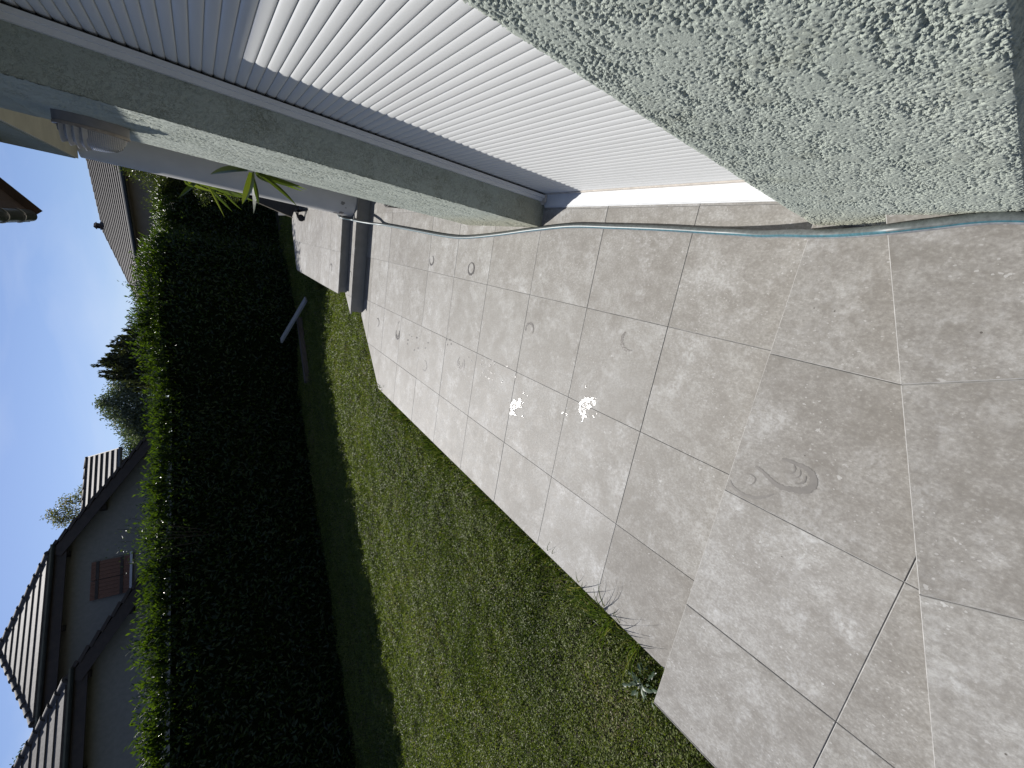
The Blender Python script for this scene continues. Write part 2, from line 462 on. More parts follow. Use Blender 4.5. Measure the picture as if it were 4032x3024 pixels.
def tiled(name, outline, z, x0, y0, ang=0.0, size=0.6, gap=0.0024, thick=0.02, base_bottom=-0.4, base_inset=0.03, seed=1, cham=0.0011):
    """tiles of one terrace level: slabs with open joints over a grout bed and a concrete block"""
    rs = random.Random(seed)
    outline = ccw(outline)
    ca, sa = math.cos(ang), math.sin(ang)
    to_l = lambda p: ((p[0] - x0) * ca + (p[1] - y0) * sa, -(p[0] - x0) * sa + (p[1] - y0) * ca)
    to_w = lambda p: (x0 + p[0] * ca - p[1] * sa, y0 + p[0] * sa + p[1] * ca)
    lo = [to_l(p) for p in outline]
    i0 = math.floor(min(p[0] for p in lo) / size); i1 = math.ceil(max(p[0] for p in lo) / size)
    j0 = math.floor(min(p[1] for p in lo) / size); j1 = math.ceil(max(p[1] for p in lo) / size)
    V, F, MI, T = [], [], [], []
    def ring(poly, zz, t):
        n = len(V)
        for p in poly:
            V.append((p[0], p[1], zz)); T.append(t)
        return n
    for i in range(i0, i1):
        for j in range(j0, j1):
            sq = [(i * size, j * size), ((i + 1) * size, j * size), ((i + 1) * size, (j + 1) * size), (i * size, (j + 1) * size)]
            q = ccw([to_w(p) for p in sq])
            for k in range(len(outline)):
                a, b = outline[k], outline[(k + 1) % len(outline)]
                q = clip_poly(q, a[0], a[1], -(b[1] - a[1]), b[0] - a[0])
                if not q: break
            if len(q) < 3: continue
            # drop doubled points
            qq = []
            for p in q:
                if not qq or math.hypot(p[0] - qq[-1][0], p[1] - qq[-1][1]) > 1e-4: qq.append(p)
            if math.hypot(qq[0][0] - qq[-1][0], qq[0][1] - qq[-1][1]) < 1e-4: qq.pop()
            if len(qq) < 3: continue
            def inset(poly, d):
                r = poly
                for k in range(len(poly)):
                    a, b = poly[k], poly[(k + 1) % len(poly)]
                    L = math.hypot(b[0] - a[0], b[1] - a[1])
                    nx, ny = -(b[1] - a[1]) / L, (b[0] - a[0]) / L
                    r = clip_poly(r, a[0] + nx * d, a[1] + ny * d, nx, ny)
                    if len(r) < 3: return None
                return r
            side = inset(qq, gap / 2); top = inset(qq, gap / 2 + cham)
            if not side or not top or len(side) != len(top): continue
            t = (rs.random(), rs.random(), rs.random())
            dz = rs.uniform(-0.0008, 0.0008)
            n = len(top)
            a = ring(top, z + dz, t); b = ring(side, z + dz - cham, t); c = ring(side, z + dz - thick, t)
            F.append(tuple(a + k for k in range(n))); MI.append(0)
            for u, vv in ((a, b), (b, c)):
                for k in range(n):
                    k2 = (k + 1) % n
                    F.append((u + k, vv + k, vv + k2, u + k2)); MI.append(3 if u == a else 0)
            F.append(tuple(c + k for k in range(n))[::-1]); MI.append(0)
    # grout bed and block
    cx = sum(p[0] for p in outline) / len(outline); cyy = sum(p[1] for p in outline) / len(outline)
    def shrink(poly, d):
        r = poly
        for k in range(len(poly)):
            a, b = poly[k], poly[(k + 1) % len(poly)]
            L = math.hypot(b[0] - a[0], b[1] - a[1]); nx, ny = -(b[1] - a[1]) / L, (b[0] - a[0]) / L
            r = clip_poly(r, a[0] + nx * d, a[1] + ny * d, nx, ny)
        return r
    g = shrink(outline, 0.006); n = len(g)
    a = ring(g, z - 0.0036, (0, 0, 0)); b = ring(g, z - thick + 0.002, (0, 0, 0))
    F.append(tuple(a + k for k in range(n))); MI.append(1)
    for k in range(n):
        k2 = (k + 1) % n; F.append((a + k, b + k, b + k2, a + k2)); MI.append(1)
    F.append(tuple(b + k for k in range(n))[::-1]); MI.append(1)
    g = shrink(outline, base_inset); n = len(g)
    a = ring(g, z - thick + 0.001, (0, 0, 0)); b = ring(g, base_bottom, (0, 0, 0))
    F.append(tuple(a + k for k in range(n))); MI.append(2)
    for k in range(n):
        k2 = (k + 1) % n; F.append((a + k, b + k, b + k2, a + k2)); MI.append(2)
    me = bpy.data.meshes.new(name)
    me.from_pydata(V, [], F)
    for mm in (M_TILE, M_GROUT, M_CONC, M_ARRIS): me.materials.append(mm)
    me.polygons.foreach_set('material_index', MI)
    at = me.attributes.new('tile', 'FLOAT_VECTOR', 'POINT')
    at.data.foreach_set('vector', np.array(T, np.float32).ravel())
    me.update()
    o = bpy.data.objects.new(name, me); COL.objects.link(o)
    o['kind'] = 'structure'
    return o

Z2, Z3, ZT, ZU = 0.19, 0.345, 0.176, 0.295
tiled('terrace', [(-1.90, 0.60), (2.60, 0.60), (2.60, 6.40), (-0.99, 6.40), (-1.832, 5.42), (-1.862, 3.6)], 0.0, -0.1217, 1.2398, seed=3)
tiled('terrace_landing', [(-1.93, -2.2), (0.55, -2.2), (0.55, 0.652), (-1.93, 0.652)], Z2, -0.1217, 0.052, seed=5, cham=0.0018)
AN = math.radians(21.25)
ca, sa = math.cos(AN), math.sin(AN)
def P3(u, v):   # platform: u along its front edge (to the right), v back from the edge
    return (-0.112 + u * ca + v * sa, 0.229 + u * sa - v * ca)
tiled('terrace_platform', [P3(-3.0, 0), P3(0.75, 0), P3(0.75, 3.0), P3(-3.0, 3.0)], Z3, -0.112, 0.229, AN, seed=9, base_bottom=0.02, cham=0.0018)
tiled('step', [(-0.975, 6.345), (2.6, 6.345), (2.6, 6.68), (-0.72, 6.68)], ZT, -0.1217, 6.15, seed=12)
tiled('upper_terrace', [(-0.725, 6.612), (2.6, 6.612), (2.6, 10.9), (0.39, 10.72), (0.125, 10.68), (-0.69, 9.99)], ZU, -0.1217, 6.612, seed=15)
# stone facing of the two risers that look back at the camera (inside the step blocks' inset)
rb = MB()
rb.box(-0.935, 2.6, 6.362, 6.374, 0.001, ZT - 0.021)
o = rb.build('step_riser', M_RISER); o['kind'] = 'structure'
rb = MB()
rb.box(-0.695, 2.6, 6.629, 6.641, ZT + 0.002, ZU - 0.021)
o = rb.build('step_riser', M_RISER); o['kind'] = 'structure'

# ------------------------------------------------------------------ ground
GZ = -0.14
def ground_z(x, y):
    # the lawn falls a little towards the hedge
    n = 0.785 * x - 0.62 * y
    return GZ - 0.05 * np.clip((-n - 4.0) / 6.0, 0, 1.5) + 0.02 * (vnoise(x * 1.3, y * 1.3, 4) - 0.5)
gx = np.concatenate([[-1500, -300, -80, -40, -25], np.arange(-18, 3.01, 0.5), [6, 12, 30, 80, 300, 1500]])
gy = np.concatenate([[-1500, -300, -60, -20, -8], np.arange(-4, 20.01, 0.5), [25, 32, 45, 80, 300, 1500]])
X, Y = np.meshgrid(gx, gy, indexing='ij')
Zg = ground_z(X, Y)
V = np.stack([X, Y, Zg], -1).reshape(-1, 3)
nx_, ny_ = len(gx), len(gy)
ii, jj = np.meshgrid(np.arange(nx_ - 1), np.arange(ny_ - 1), indexing='ij')
a = (ii * ny_ + jj).ravel()
loops = np.stack([a, a + ny_, a + ny_ + 1, a + 1], 1).ravel()
o = np_mesh('ground', V, loops, np.full(len(a), 4), M_SOIL, None, True)
o['kind'] = 'structure'

def on_terrace(x, y, m=0.0):
    left = np.where(y < 0.66, -1.945, np.where(y < 5.42, -1.915 + 0.016 * (y - 0.66), np.where(y < 6.40, -1.832 + (y - 5.42) * 0.86, np.where(y < 6.68, -0.985 + (y - 6.4) * 0.9, -0.735))))
    far = np.where(x < 0.125, 9.99 + (x + 0.69) * 0.85, 10.75)
    return (x > left - m) & (y < np.where(y > 6.7, far + m, 99)) 

def in_view(x, y, z, mx=0.04):
    c = np.stack([x, y, z - CAM_H], -1)
    u = c @ np.array(d2); v = c @ np.array(r2); f = c @ np.array(fwd)
    px_ = FPX * u / np.maximum(f, 1e-3) + 49; py_ = FPX * v / np.maximum(f, 1e-3)
    k = 1 + mx
    return (f > 0.05) & (np.abs(px_) < 2016 * k + 150) & (np.abs(py_) < 1512 * k + 150)

def hedge_n(x, y): return 0.785 * x - 0.62 * y

# lawn: small oval leaves and thin blades, one ground cover
def scatter(n, x0, x1, y0, y1):
    x = RNG.uniform(x0, x1, n); y = RNG.uniform(y0, y1, n)
    k = ~on_terrace(x, y, 0.0) & (hedge_n(x, y) > -10.9)
    x, y = x[k], y[k]
    k = in_view(x, y, np.full(len(x), -0.1), 0.12)
    return x[k], y[k]
x, y = scatter(3600000, -12.5, 0.8, -1.2, 15.5)
d = np.hypot(x, y)
sz = 0.0082 + 0.0017 * d
dens = np.clip((3.6 / np.maximum(d, 1.0)) ** 1.1, 0, 1) * np.where(hedge_n(x, y) < -8.4, 0.55, 1.0)
k = RNG.random(len(x)) < dens
x, y, sz = x[k], y[k], sz[k]
n = len(x)
tuft = vnoise(x * 2.2, y * 2.2, 8) * 0.4 + vnoise(x * 7.5, y * 7.5, 9) * 0.6
h = (0.004 + 0.062 * RNG.random(n) ** 1.2) * (0.08 + 1.75 * tuft ** 1.3)
zz = ground_z(x, y) + h
az = RNG.uniform(0, 2 * np.pi, n); el = RNG.uniform(-0.2, 1.25, n)
D = np.stack([np.cos(az) * np.cos(el), np.sin(az) * np.cos(el), np.sin(el)], 1)
N = _unit(np.stack([RNG.normal(0, 0.45, n), RNG.normal(0, 0.45, n), np.ones(n)], 1))
patch = vnoise(x * 1.1, y * 1.1, 21) * 0.5 + vnoise(x * 4.3, y * 4.3, 22) * 0.3
dry = vnoise(x * 2.7 + 9, y * 2.7, 61) * 0.6 + vnoise(x * 9, y * 9, 62) * 0.4
rn = np.clip(RNG.random(n) * 0.52 + patch * 0.55 - 0.05 + np.where((dry > 0.60) & (RNG.random(n) < 0.22), 0.45, 0.0), 0, 1)
lw = leaves('lawn', np.stack([x, y, zz], 1), D, N, sz * RNG.uniform(0.8, 1.9, n), sz * RNG.uniform(0.55, 0.95, n), M_LAWN, None, 0.15, rn, 0.5)
tag(lw, 'short green lawn of clover and grass between the tiled terrace and the hedge', 'lawn', None, 'stuff')
print('lawn leaves', n)
x, y = scatter(900000, -11.0, 0.8, -1.0, 14)
d = np.hypot(x, y)
gp = vnoise(x * 1.6, y * 1.6, 31)
edge = np.clip(1 - (-1.93 - x) / 0.5, 0, 1) * (y < 5.3)
k = RNG.random(len(x)) < np.clip((2.6 / np.maximum(d, 1)) ** 1.2, 0, 1) * np.clip((gp - 0.35) * 2.2 + edge * 0.9, 0.05, 1)
x, y, d, gp, edge = x[k], y[k], d[k], gp[k], edge[k]
n = len(x)
az = RNG.uniform(0, 2 * np.pi, n); el = RNG.uniform(0.35, 1.4, n)
D = np.stack([np.cos(az) * np.cos(el), np.sin(az) * np.cos(el), np.sin(el)], 1)
ln = RNG.uniform(0.03, 0.085, n) * (1 + 0.5 * edge)
xe = np.concatenate([RNG.uniform(-2.06, -1.925, 5200), RNG.uniform(-1.95, -0.75, 1600)]); ye = np.concatenate([RNG.uniform(-1.0, 5.4, 5200), np.zeros(1600)])
ye[5200:] = 5.45 + (xe[5200:] + 1.84) / 0.86 * 1.0 + RNG.uniform(0.04, 0.22, 1600)
ke = ~on_terrace(xe, ye) & (RNG.random(len(xe)) < np.clip((vnoise(xe * 3, ye * 3.1, 71) - 0.45) * 1.8, 0.03, 0.6)) & ~((xe > -1.96) & (ye < 0.7))
xe, ye = xe[ke], ye[ke]; ne = len(xe); ae = RNG.uniform(0, 2 * np.pi, ne); ee = RNG.uniform(0.5, 1.4, ne)
x = np.concatenate([x, xe]); y = np.concatenate([y, ye]); d = np.concatenate([d, np.hypot(xe, ye)])
D = np.concatenate([D, np.stack([np.cos(ae) * np.cos(ee), np.sin(ae) * np.cos(ee), np.sin(ee)], 1)]); ln = np.concatenate([ln, RNG.uniform(0.05, 0.20, ne)]); n = len(x)
gr = leaves('grass', np.stack([x, y, ground_z(x, y)], 1), D, rand_dirs(n), ln, 0.0036 + 0.0007 * d, M_GRASS, None, 0.1, None, 0.35)
tag(gr, 'thin upright grass blades growing through the lawn', 'grass', None, 'stuff')
print('blades', n)

# ------------------------------------------------------------------ house
house = empty('house', (0.357, 1.5, 0))
tag(house, 'pale green roughcast house with white roller shutter, round porch column and brown eaves', 'house')
HX, HY = 0.357, 1.5
bpy.context.view_layer.update()
def part(o, parent):
    """parent a mesh modelled in world space"""
    o.parent = parent
    p = parent
    off = Vector((0, 0, 0))
    while p:
        off += Vector(p.location); p = p.parent
    o.matrix_parent_inverse = Matrix.Translation(-off)
    return o

def stucco_height(u, v, amp=1.0):
    # flattened roughcast: granular plaster whose peaks were pressed into smooth islands
    low = 0.50 * vnoise(u / 0.017, v / 0.036, 1) + 0.28 * vnoise(u / 0.008, v / 0.012, 2) + 0.22 * vnoise(u / 0.07, v / 0.10, 3)
    w1 = np.clip(1 - worley(u / 0.0041, v / 0.0041, 5), 0, 1)
    w2 = np.clip(1 - worley(u / 0.0070, v / 0.0070, 6), 0, 1)
    raw = 0.0086 * low + 0.0062 * w1 + 0.0066 * w2
    cap = 0.0116 + 0.0008 * vnoise(u / 0.05, v / 0.08, 12)
    h = np.minimum(raw, cap) + 0.0003 * vnoise(u / 0.005, v / 0.005, 14)
    return (h - 0.0108) * amp, np.clip((cap - raw) / 0.0022, 0, 1)

def stucco_strip(name, path, z0, z1, step, mat, parent, amp=1.0, zstep=None, round_r=0.012, grain=1.0):
    """vertical wall skin following path [(x,y),...] (outside on the left of travel), displaced along its normal"""
    zstep = zstep or step
    pts, nrm, ss = [], [], []
    s = 0.0
    for i in range(len(path) - 1):
        a, b = np.array(path[i]), np.array(path[i + 1])
        L = np.linalg.norm(b - a); t = (b - a) / L; nn = np.array([-t[1], t[0]])
        k = max(2, int(L / step))
        for q in np.linspace(0, 1, k, endpoint=False):
            p = a + t * L * q; n_ = nn.copy()
            da = L * q; db = L * (1 - q)
            if i > 0 and da < round_r:
                pt = np.array(path[i]) - np.array(path[i - 1]); pt = pt / np.linalg.norm(pt)
                pn = np.array([-pt[1], pt[0]]); f = 0.5 + 0.5 * da / round_r
                n_ = pn * (1 - f) + nn * f; n_ /= np.linalg.norm(n_); p = p - n_ * 0.35 * (round_r - da) * 0.5
            if i < len(path) - 2 and db < round_r:
                pt = np.array(path[i + 2]) - np.array(path[i + 1]); pt = pt / np.linalg.norm(pt)
                pn = np.array([-pt[1], pt[0]]); f = 0.5 + 0.5 * db / round_r
                n_ = pn * (1 - f) + nn * f; n_ /= np.linalg.norm(n_); p = p - n_ * 0.35 * (round_r - db) * 0.5
            pts.append(p); nrm.append(n_); ss.append(s + L * q)
        s += L
    pts.append(np.array(path[-1])); nrm.append(nrm[-1]); ss.append(s)
    pts, nrm, ss = np.array(pts), np.array(nrm), np.array(ss)
    zs = np.linspace(z0, z1, max(2, int((z1 - z0) / zstep)) + 1)
    U, Vv = np.meshgrid(ss, zs, indexing='ij')
    H, RG = stucco_height((U + 3.1) / grain, (Vv + 5.7) / grain, amp)
    Px = pts[:, 0][:, None] + nrm[:, 0][:, None] * H
    Py = pts[:, 1][:, None] + nrm[:, 1][:, None] * H
    V = np.stack([Px, Py, Vv], -1).reshape(-1, 3)
    nz = len(zs)
    ii, jj = np.meshgrid(np.arange(len(ss) - 1), np.arange(nz - 1), indexing='ij')
    a = (ii * nz + jj).ravel()
    loops = np.stack([a, a + 1, a + nz + 1, a + nz], 1).ravel()
    o = np_mesh(name, V, loops, np.full(len(a), 4), mat, None, True, RG.ravel())
    return part(o, parent)

# near pier (rough, seen from under a metre away): from its shaded side, across the front, round to the window reveal
stucco_strip('wall_pier', [(0.46, 0.135), (0.357, 0.135), (0.357, 0.650), (0.46, 0.650)], 0.02, 1.95, 0.0018, M_STUC, house, 1.3)
stucco_strip('wall_pier', [(0.60, 0.135), (0.357, 0.135), (0.357, 0.650), (0.60, 0.650)], 1.95, 2.56, 0.012, M_STUC, house)
# pier between window and porch, reveal first
stucco_strip('wall_pier', [(0.357, 2.445), (0.357, 3.510), (0.65, 3.510)], -0.05, 2.87, 0.0055, M_STUC, house, 1.5, None, 0.012, 1.7)
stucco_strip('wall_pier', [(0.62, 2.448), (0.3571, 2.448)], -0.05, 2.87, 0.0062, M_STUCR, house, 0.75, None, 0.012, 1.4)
b = MB()
b.box(0.36, 0.62, 2.452, 3.50, -0.05, 2.86)       # core of that pier
part(b.build('wall_core', M_STUCB), house)
b = MB()
b.box(0.37, 0.60, 0.145, 0.640, 0.02, 2.56)       # core of the near pier
part(b.build('wall_core', M_STUCB), house)
b = MB()
b.box(0.355, 0.65, -6.0, 3.512, 2.562, 4.2)     # wall over the openings
b.box(0.355, 0.65, 3.512, 6.45, 2.872, 4.2)
b.box(0.355, 0.65, -6.0, -1.70, 0.0, 2.562)
b.box(0.652, 8.5, 6.15, 6.45, 2.872, 4.2)         # gable above the porch
b.box(2.55, 2.85, 3.0, 6.15, -0.1, 2.872)         # porch back wall
b.box(0.652, 2.55, 3.26, 3.512, -0.1, 2.872)        # porch side wall
b.box(2.85, 8.5, 6.15, 6.45, -0.1, 2.872)
b.box(8.2, 8.5, -6.0, 6.15, -0.1, 4.2)
b.box(0.65, 8.2, -6.0, -5.7, -0.1, 4.2)
# gable triangles
for yy in (6.16, -5.99):
    b.poly([(0.36, yy, 4.2), (8.5, yy, 4.2), (4.43, yy, 8.2)])
part(b.build('wall', M_STUCB), house)
b = MB()
b.box(0.36, 2.55, 3.512, 6.44, 2.850, 2.869)
part(b.build('porch_soffit', M_SOFF), house)

# round column at the porch corner
CX, CY, CR = 0.635, 6.60, 0.25
b = MB()
zs = [0.05, 0.181, 0.186, 0.20, 0.6, 1.2, 1.8, 2.4, 2.851]
b.tube([(CX, CY, q) for q in zs], [CR - 0.012, CR - 0.012, CR - 0.004, CR, CR, CR, CR, CR, CR], 72, caps=False)
colm = part(b.build('column', M_COLW, None, True), house)
def col_patch(name, th0, z0, ru, rv, seed, parent):
    rs = random.Random(seed); b = MB(); c = []
    n = 22
    for k in range(n):
        a = 2 * math.pi * k / n; r = 0.6 + 0.55 * rs.random()
        c.append((th0 + ru * r * math.cos(a) / CR, z0 + rv * r * math.sin(a)))
    R = CR + 0.0025
    ctr = (CX + R * math.cos(th0), CY + R * math.sin(th0), z0)
    for k in range(n):
        p, q = c[k], c[(k + 1) % n]
        b.poly([ctr, (CX + R * math.cos(p[0]), CY + R * math.sin(p[0]), p[1]), (CX + R * math.cos(q[0]), CY + R * math.sin(q[0]), q[1])])
    o = b.build(name, M_CHIP)
    o.parent = parent
    return o
col_patch('flaked_patch', math.radians(-115), 0.36, 0.028, 0.030, 3, colm)
col_patch('flaked_patch', math.radians(-128), 0.31, 0.010, 0.012, 4, colm)
col_patch('flaked_patch', math.radians(-158), 0.34, 0.05, 0.035, 5, colm)
col_patch('flaked_patch', math.radians(-166), 0.40, 0.02, 0.045, 6, colm)

# roof: sloping planes, brown boarding underneath, verge, gutter with brackets
EX, EZ, RY0, RY1 = -0.305, 3.49, -6.6, 7.69
sl = 1.0
RX = 4.43; RZ = EZ + (RX - EX) * sl
b = MB()
for sgn in (1, -1):
    def xs(x): return x if sgn == 1 else 2 * RX - x
    t = 0.05
    b.poly([(xs(EX), RY0, EZ), (xs(RX), RY0, RZ), (xs(RX), RY1, RZ), (xs(EX), RY1, EZ)])
    b.poly([(xs(EX), RY0, EZ - t), (xs(RX), RY0, RZ - t), (xs(RX), RY1, RZ - t), (xs(EX), RY1, EZ - t)])
    for yy in (RY0, RY1):
        b.poly([(xs(EX), yy, EZ), (xs(RX), yy, RZ), (xs(RX), yy, RZ - t), (xs(EX), yy, EZ - t)])
    b.poly([(xs(EX), RY0, EZ), (xs(EX), RY1, EZ), (xs(EX), RY1, EZ - t), (xs(EX), RY0, EZ - t)])
roof = part(b.build('roof', M_WOODD), house)
def sub(o, parent):
    o.parent = parent; return o      # the parent mesh is modelled in world space
b = MB()
nb = 9
for k in range(nb):       # boards under the eave, running along the gutter
    x0 = EX + 0.03 + k * 0.105; x1 = x0 + 0.097
    z0 = EZ + (x0 - EX) * sl - 0.056; z1 = EZ + (x1 - EX) * sl - 0.056
    b.poly([(x0, RY0, z0), (x1, RY0, z1), (x1, RY1 - 0.03, z1), (x0, RY1 - 0.03, z0)])
    b.poly([(x0, RY0, z0 + .004), (x1, RY0, z1 + .004), (x1, RY1 - 0.03, z1 + .004), (x0, RY1 - 0.03, z0 + .004)])
sub(b.build('eave_board', M_WOODD), roof)
b = MB()
b.obox((EX - 0.0, RY1 + 0.014, EZ - 0.06), (RX, RY1 + 0.014, RZ - 0.06), (0, 1, 0), 0.012, (-1, 0, 1), 0.085)
sub(b.build('verge_board', M_WOODD), roof)
b = MB()
for k in range(19):
    q = k / 18.0 * (RX - EX)
    for j in range(0, 1):
        b.obox((EX + q + 0.13, RY0, EZ + q * sl + 0.16), (EX + q + 0.13, RY1 + 0.03, EZ + q * sl + 0.16), (1, 0, 1), 0.15, (-1, 0, 1), 0.02)
sub(b.build('roof_tiles', M_ROOFB), roof)
b = MB()
pr = []
gxc, gzc, gr_ = EX - 0.012, EZ - 0.015, 0.066
N_ = 10
for k in range(N_ + 1):
    a = math.pi + math.pi * k / N_
    pr.append((gxc + gr_ * math.cos(a), gzc + gr_ * math.sin(a)))
for (p, q) in zip(pr[:-1], pr[1:]):
    b.quad((p[0], RY0, p[1]), (q[0], RY0, q[1]), (q[0], RY1 - 0.02, q[1]), (p[0], RY1 - 0.02, p[1]))
b.poly([(p[0], RY1 - 0.02, p[1]) for p in pr])
b.tube([(gxc - gr_, RY0, gzc + 0.004), (gxc - gr_, RY1 - 0.02, gzc + 0.004)], 0.009, 8)
gut = part(b.build('gutter', M_GUT, None, True, 40), house)
for yy in (7.2, 6.65, 6.1, 5.55):
    b = MB()
    b.tube([(gxc + (gr_ + 0.006) * math.cos(math.pi + math.pi * k / 12), yy, gzc + (gr_ + 0.006) * math.sin(math.pi + math.pi * k / 12)) for k in range(13)], 0.007, 6)
    sub(b.build('bracket', M_BRKT, None, True), gut)

# window with its roller shutter
win = empty('window', (0.22, 0.05, 0.0)); win.parent = house
SXP = 0.575; PITCH_S = 0.0372
prof = []
nsl = 68
z = 0.045
for k in range(nsl):
    for t, dx in ((0.0, 0.0), (0.03, 0.0026), (0.10, 0.0042), (0.30, 0.0050), (0.55, 0.0048), (0.78, 0.0038), (0.93, 0.0022), (1.0, 0.0006)):
        prof.append((SXP - dx, z + t * (PITCH_S - 0.0022)))
    prof.append((SXP + 0.003, z + PITCH_S - 0.0020)); prof.append((SXP + 0.003, z + PITCH_S - 0.0003))
    z += PITCH_S
b = MB()
n0 = len(prof)
for p in prof: b.v.append((p[0], 0.62, p[1]))
for p in prof: b.v.append((p[0], 2.432, p[1]))
for k in range(n0 - 1):
    b.f.append((k, k + 1, n0 + k + 1, n0 + k)); b.m.append(0)
sh = part(b.build('roller_shutter', M_SHUT, None, True, 35), win)
b = MB()
b.box(SXP - 0.010, SXP + 0.012, 0.62, 2.42, 0.020, 0.046)
part(b.build('bottom_bar', M_BEIGE), win)
b = MB()
b.poly([(0.4935, 0.62, 0.002), (0.4935, 0.62, 0.016), (0.585, 0.62, 0.030), (0.585, 0.62, 0.002)])
b.poly([(0.4935, 2.43, 0.002), (0.4935, 2.43, 0.016), (0.585, 2.43, 0.030), (0.585, 2.43, 0.002)])
b.quad((0.4935, 0.62, 0.002), (0.4935, 2.43, 0.002), (0.4935, 2.43, 0.016), (0.4935, 0.62, 0.016))
b.quad((0.4935, 0.62, 0.016), (0.4935, 2.43, 0.016), (0.585, 2.43, 0.030), (0.585, 0.62, 0.030))
b.box(0.488, 0.4932, 0.62, 2.43, 0.001, 0.009)
part(b.build('sill', M_SILL), win)
b = MB()
b.box(0.541, 0.559, 2.402, 2.446, 0.046, 2.56)
b.box(0.520, 0.541, 2.424, 2.446, 0.046, 2.56)
gr1 = part(b.build('guide_rail', M_WHITE), win)
b = MB()
b.box(0.515, 0.58, 2.400, 2.446, 0.0295, 0.0455)
b.poly([(0.50, 2.41, 0.030), (0.515, 2.40, 0.0455), (0.515, 2.446, 0.0455), (0.50, 2.446, 0.030)])
part(b.build('rail_end_cap', M_BEIGE), win)
b = MB()
b.box(0.5595, 0.62, 2.4335, 2.4475, 0.046, 2.56)
part(b.build('rail_slot_shade', M_BLACK), win)  # solid black strip standing in for the shade inside the rail slot
b = MB()
b.box(0.541, 0.559, 0.652, 0.69, 0.046, 2.56)
part(b.build('guide_rail', M_WHITE), win)
# second window past the near pier, behind the camera
win2 = empty('window', (0.22, -2.3, 0.0)); win2.parent = house
b = MB()
b.box(0.56, 0.60, -1.70, 0.12, 0.36, 2.56)
part(b.build('roller_shutter', M_SHUT), win2)

# wall lamp
LY, LZ = 3.06, 2.315
lamp = empty('wall_lamp', (0.35, LY, LZ))
tag(lamp, 'oval grey bulkhead lamp with ribbed half hood high on the stucco pier', 'wall lamp')
M_LAMPB = simple('lamp_grey', (0.20, 0.19, 0.18), 0.45, 0.12, 20)
M_LAMPR = simple('lamp_rim_stained', (0.30, 0.25, 0.20), 0.5, 0.25, 40)
gm = NT('ribbed_glass'); gm.color((0.36, 0.35, 0.34)); gm.rough(0.22, 0.6)
gm.b.inputs['Transmission Weight'].default_value = 0.25
sxz = gm.n.new('ShaderNodeSeparateXYZ'); tcn = gm.n.new('ShaderNodeTexCoord'); gm.link(tcn.outputs['Object'], sxz.inputs[0])
wv = gm.math('SINE', gm.math('MULTIPLY', sxz.outputs[2], 900.0)); gm.bump(wv, 0.35, 0.004)
M_GLASS = gm.mat
def oval(prof, seg=40, ry=0.095, rz=0.128, th0=0, th1=2 * math.pi, close=True):
    """prof: (depth out from wall, scale); oval in the wall plane"""
    b = MB(); n = seg if close else seg + 1
    for dd, s in prof:
        for k in range(n):
            a = th0 + (th1 - th0) * k / seg
            b.v.append((-dd, ry * s * math.cos(a), rz * s * math.sin(a)))
    for i in range(len(prof) - 1):
        for k in range(seg):
            k2 = (k + 1) % n if close else k + 1
            b.f.append((i * n + k, i * n + k2, (i + 1) * n + k2, (i + 1) * n + k)); b.m.append(0)
    return b, n
b, n = oval([(-0.012, 1.02), (0.030, 1.02), (0.036, 1.0), (0.036, 0.0)])
b.build('lamp_base', M_LAMPB, lamp, True, 40)
b, n = oval([(0.036, 1.03), (0.048, 1.03), (0.050, 0.96), (0.036, 0.96)])
b.build('lamp_rim', M_LAMPR, lamp, True, 40)
b, n = oval([(0.040, 0.93), (0.07, 0.90), (0.095, 0.80), (0.112, 0.62), (0.121, 0.38), (0.124, 0.15), (0.1245, 0.0)])
b.build('lamp_glass', M_GLASS, lamp, True)
b = MB()
for k in range(4):       # louvre fins of the half hood
    zz = 0.100 - k * 0.026
    s = math.sqrt(max(0.05, 1 - (zz / 0.13) ** 2))
    pts = []
    for q in range(15):
        a = math.pi * q / 14
        pts.append((-0.048 - 0.088 * math.sin(a) * (0.5 + 0.5 * s), 0.098 * s * math.cos(a), zz))
    for p, q in zip(pts[:-1], pts[1:]):
        b.quad(p, q, (q[0] * 0.93 - 0.0, q[1] * 0.93, q[2] - 0.016), (p[0] * 0.93, p[1] * 0.93, p[2] - 0.016))
        b.quad((p[0], p[1], p[2] + 0.003), (q[0], q[1], q[2] + 0.003), q, p)
        b.quad((p[0], p[1], p[2] + 0.003), (q[0], q[1], q[2] + 0.003), (q[0] * 0.9, q[1] * 0.9, q[2] + 0.003), (p[0] * 0.9, p[1] * 0.9, p[2] + 0.003))
b.build('lamp_hood', simple('lamp_hood_grey', (0.33, 0.32, 0.31), 0.4, 0.06, 10), lamp, True, 30)

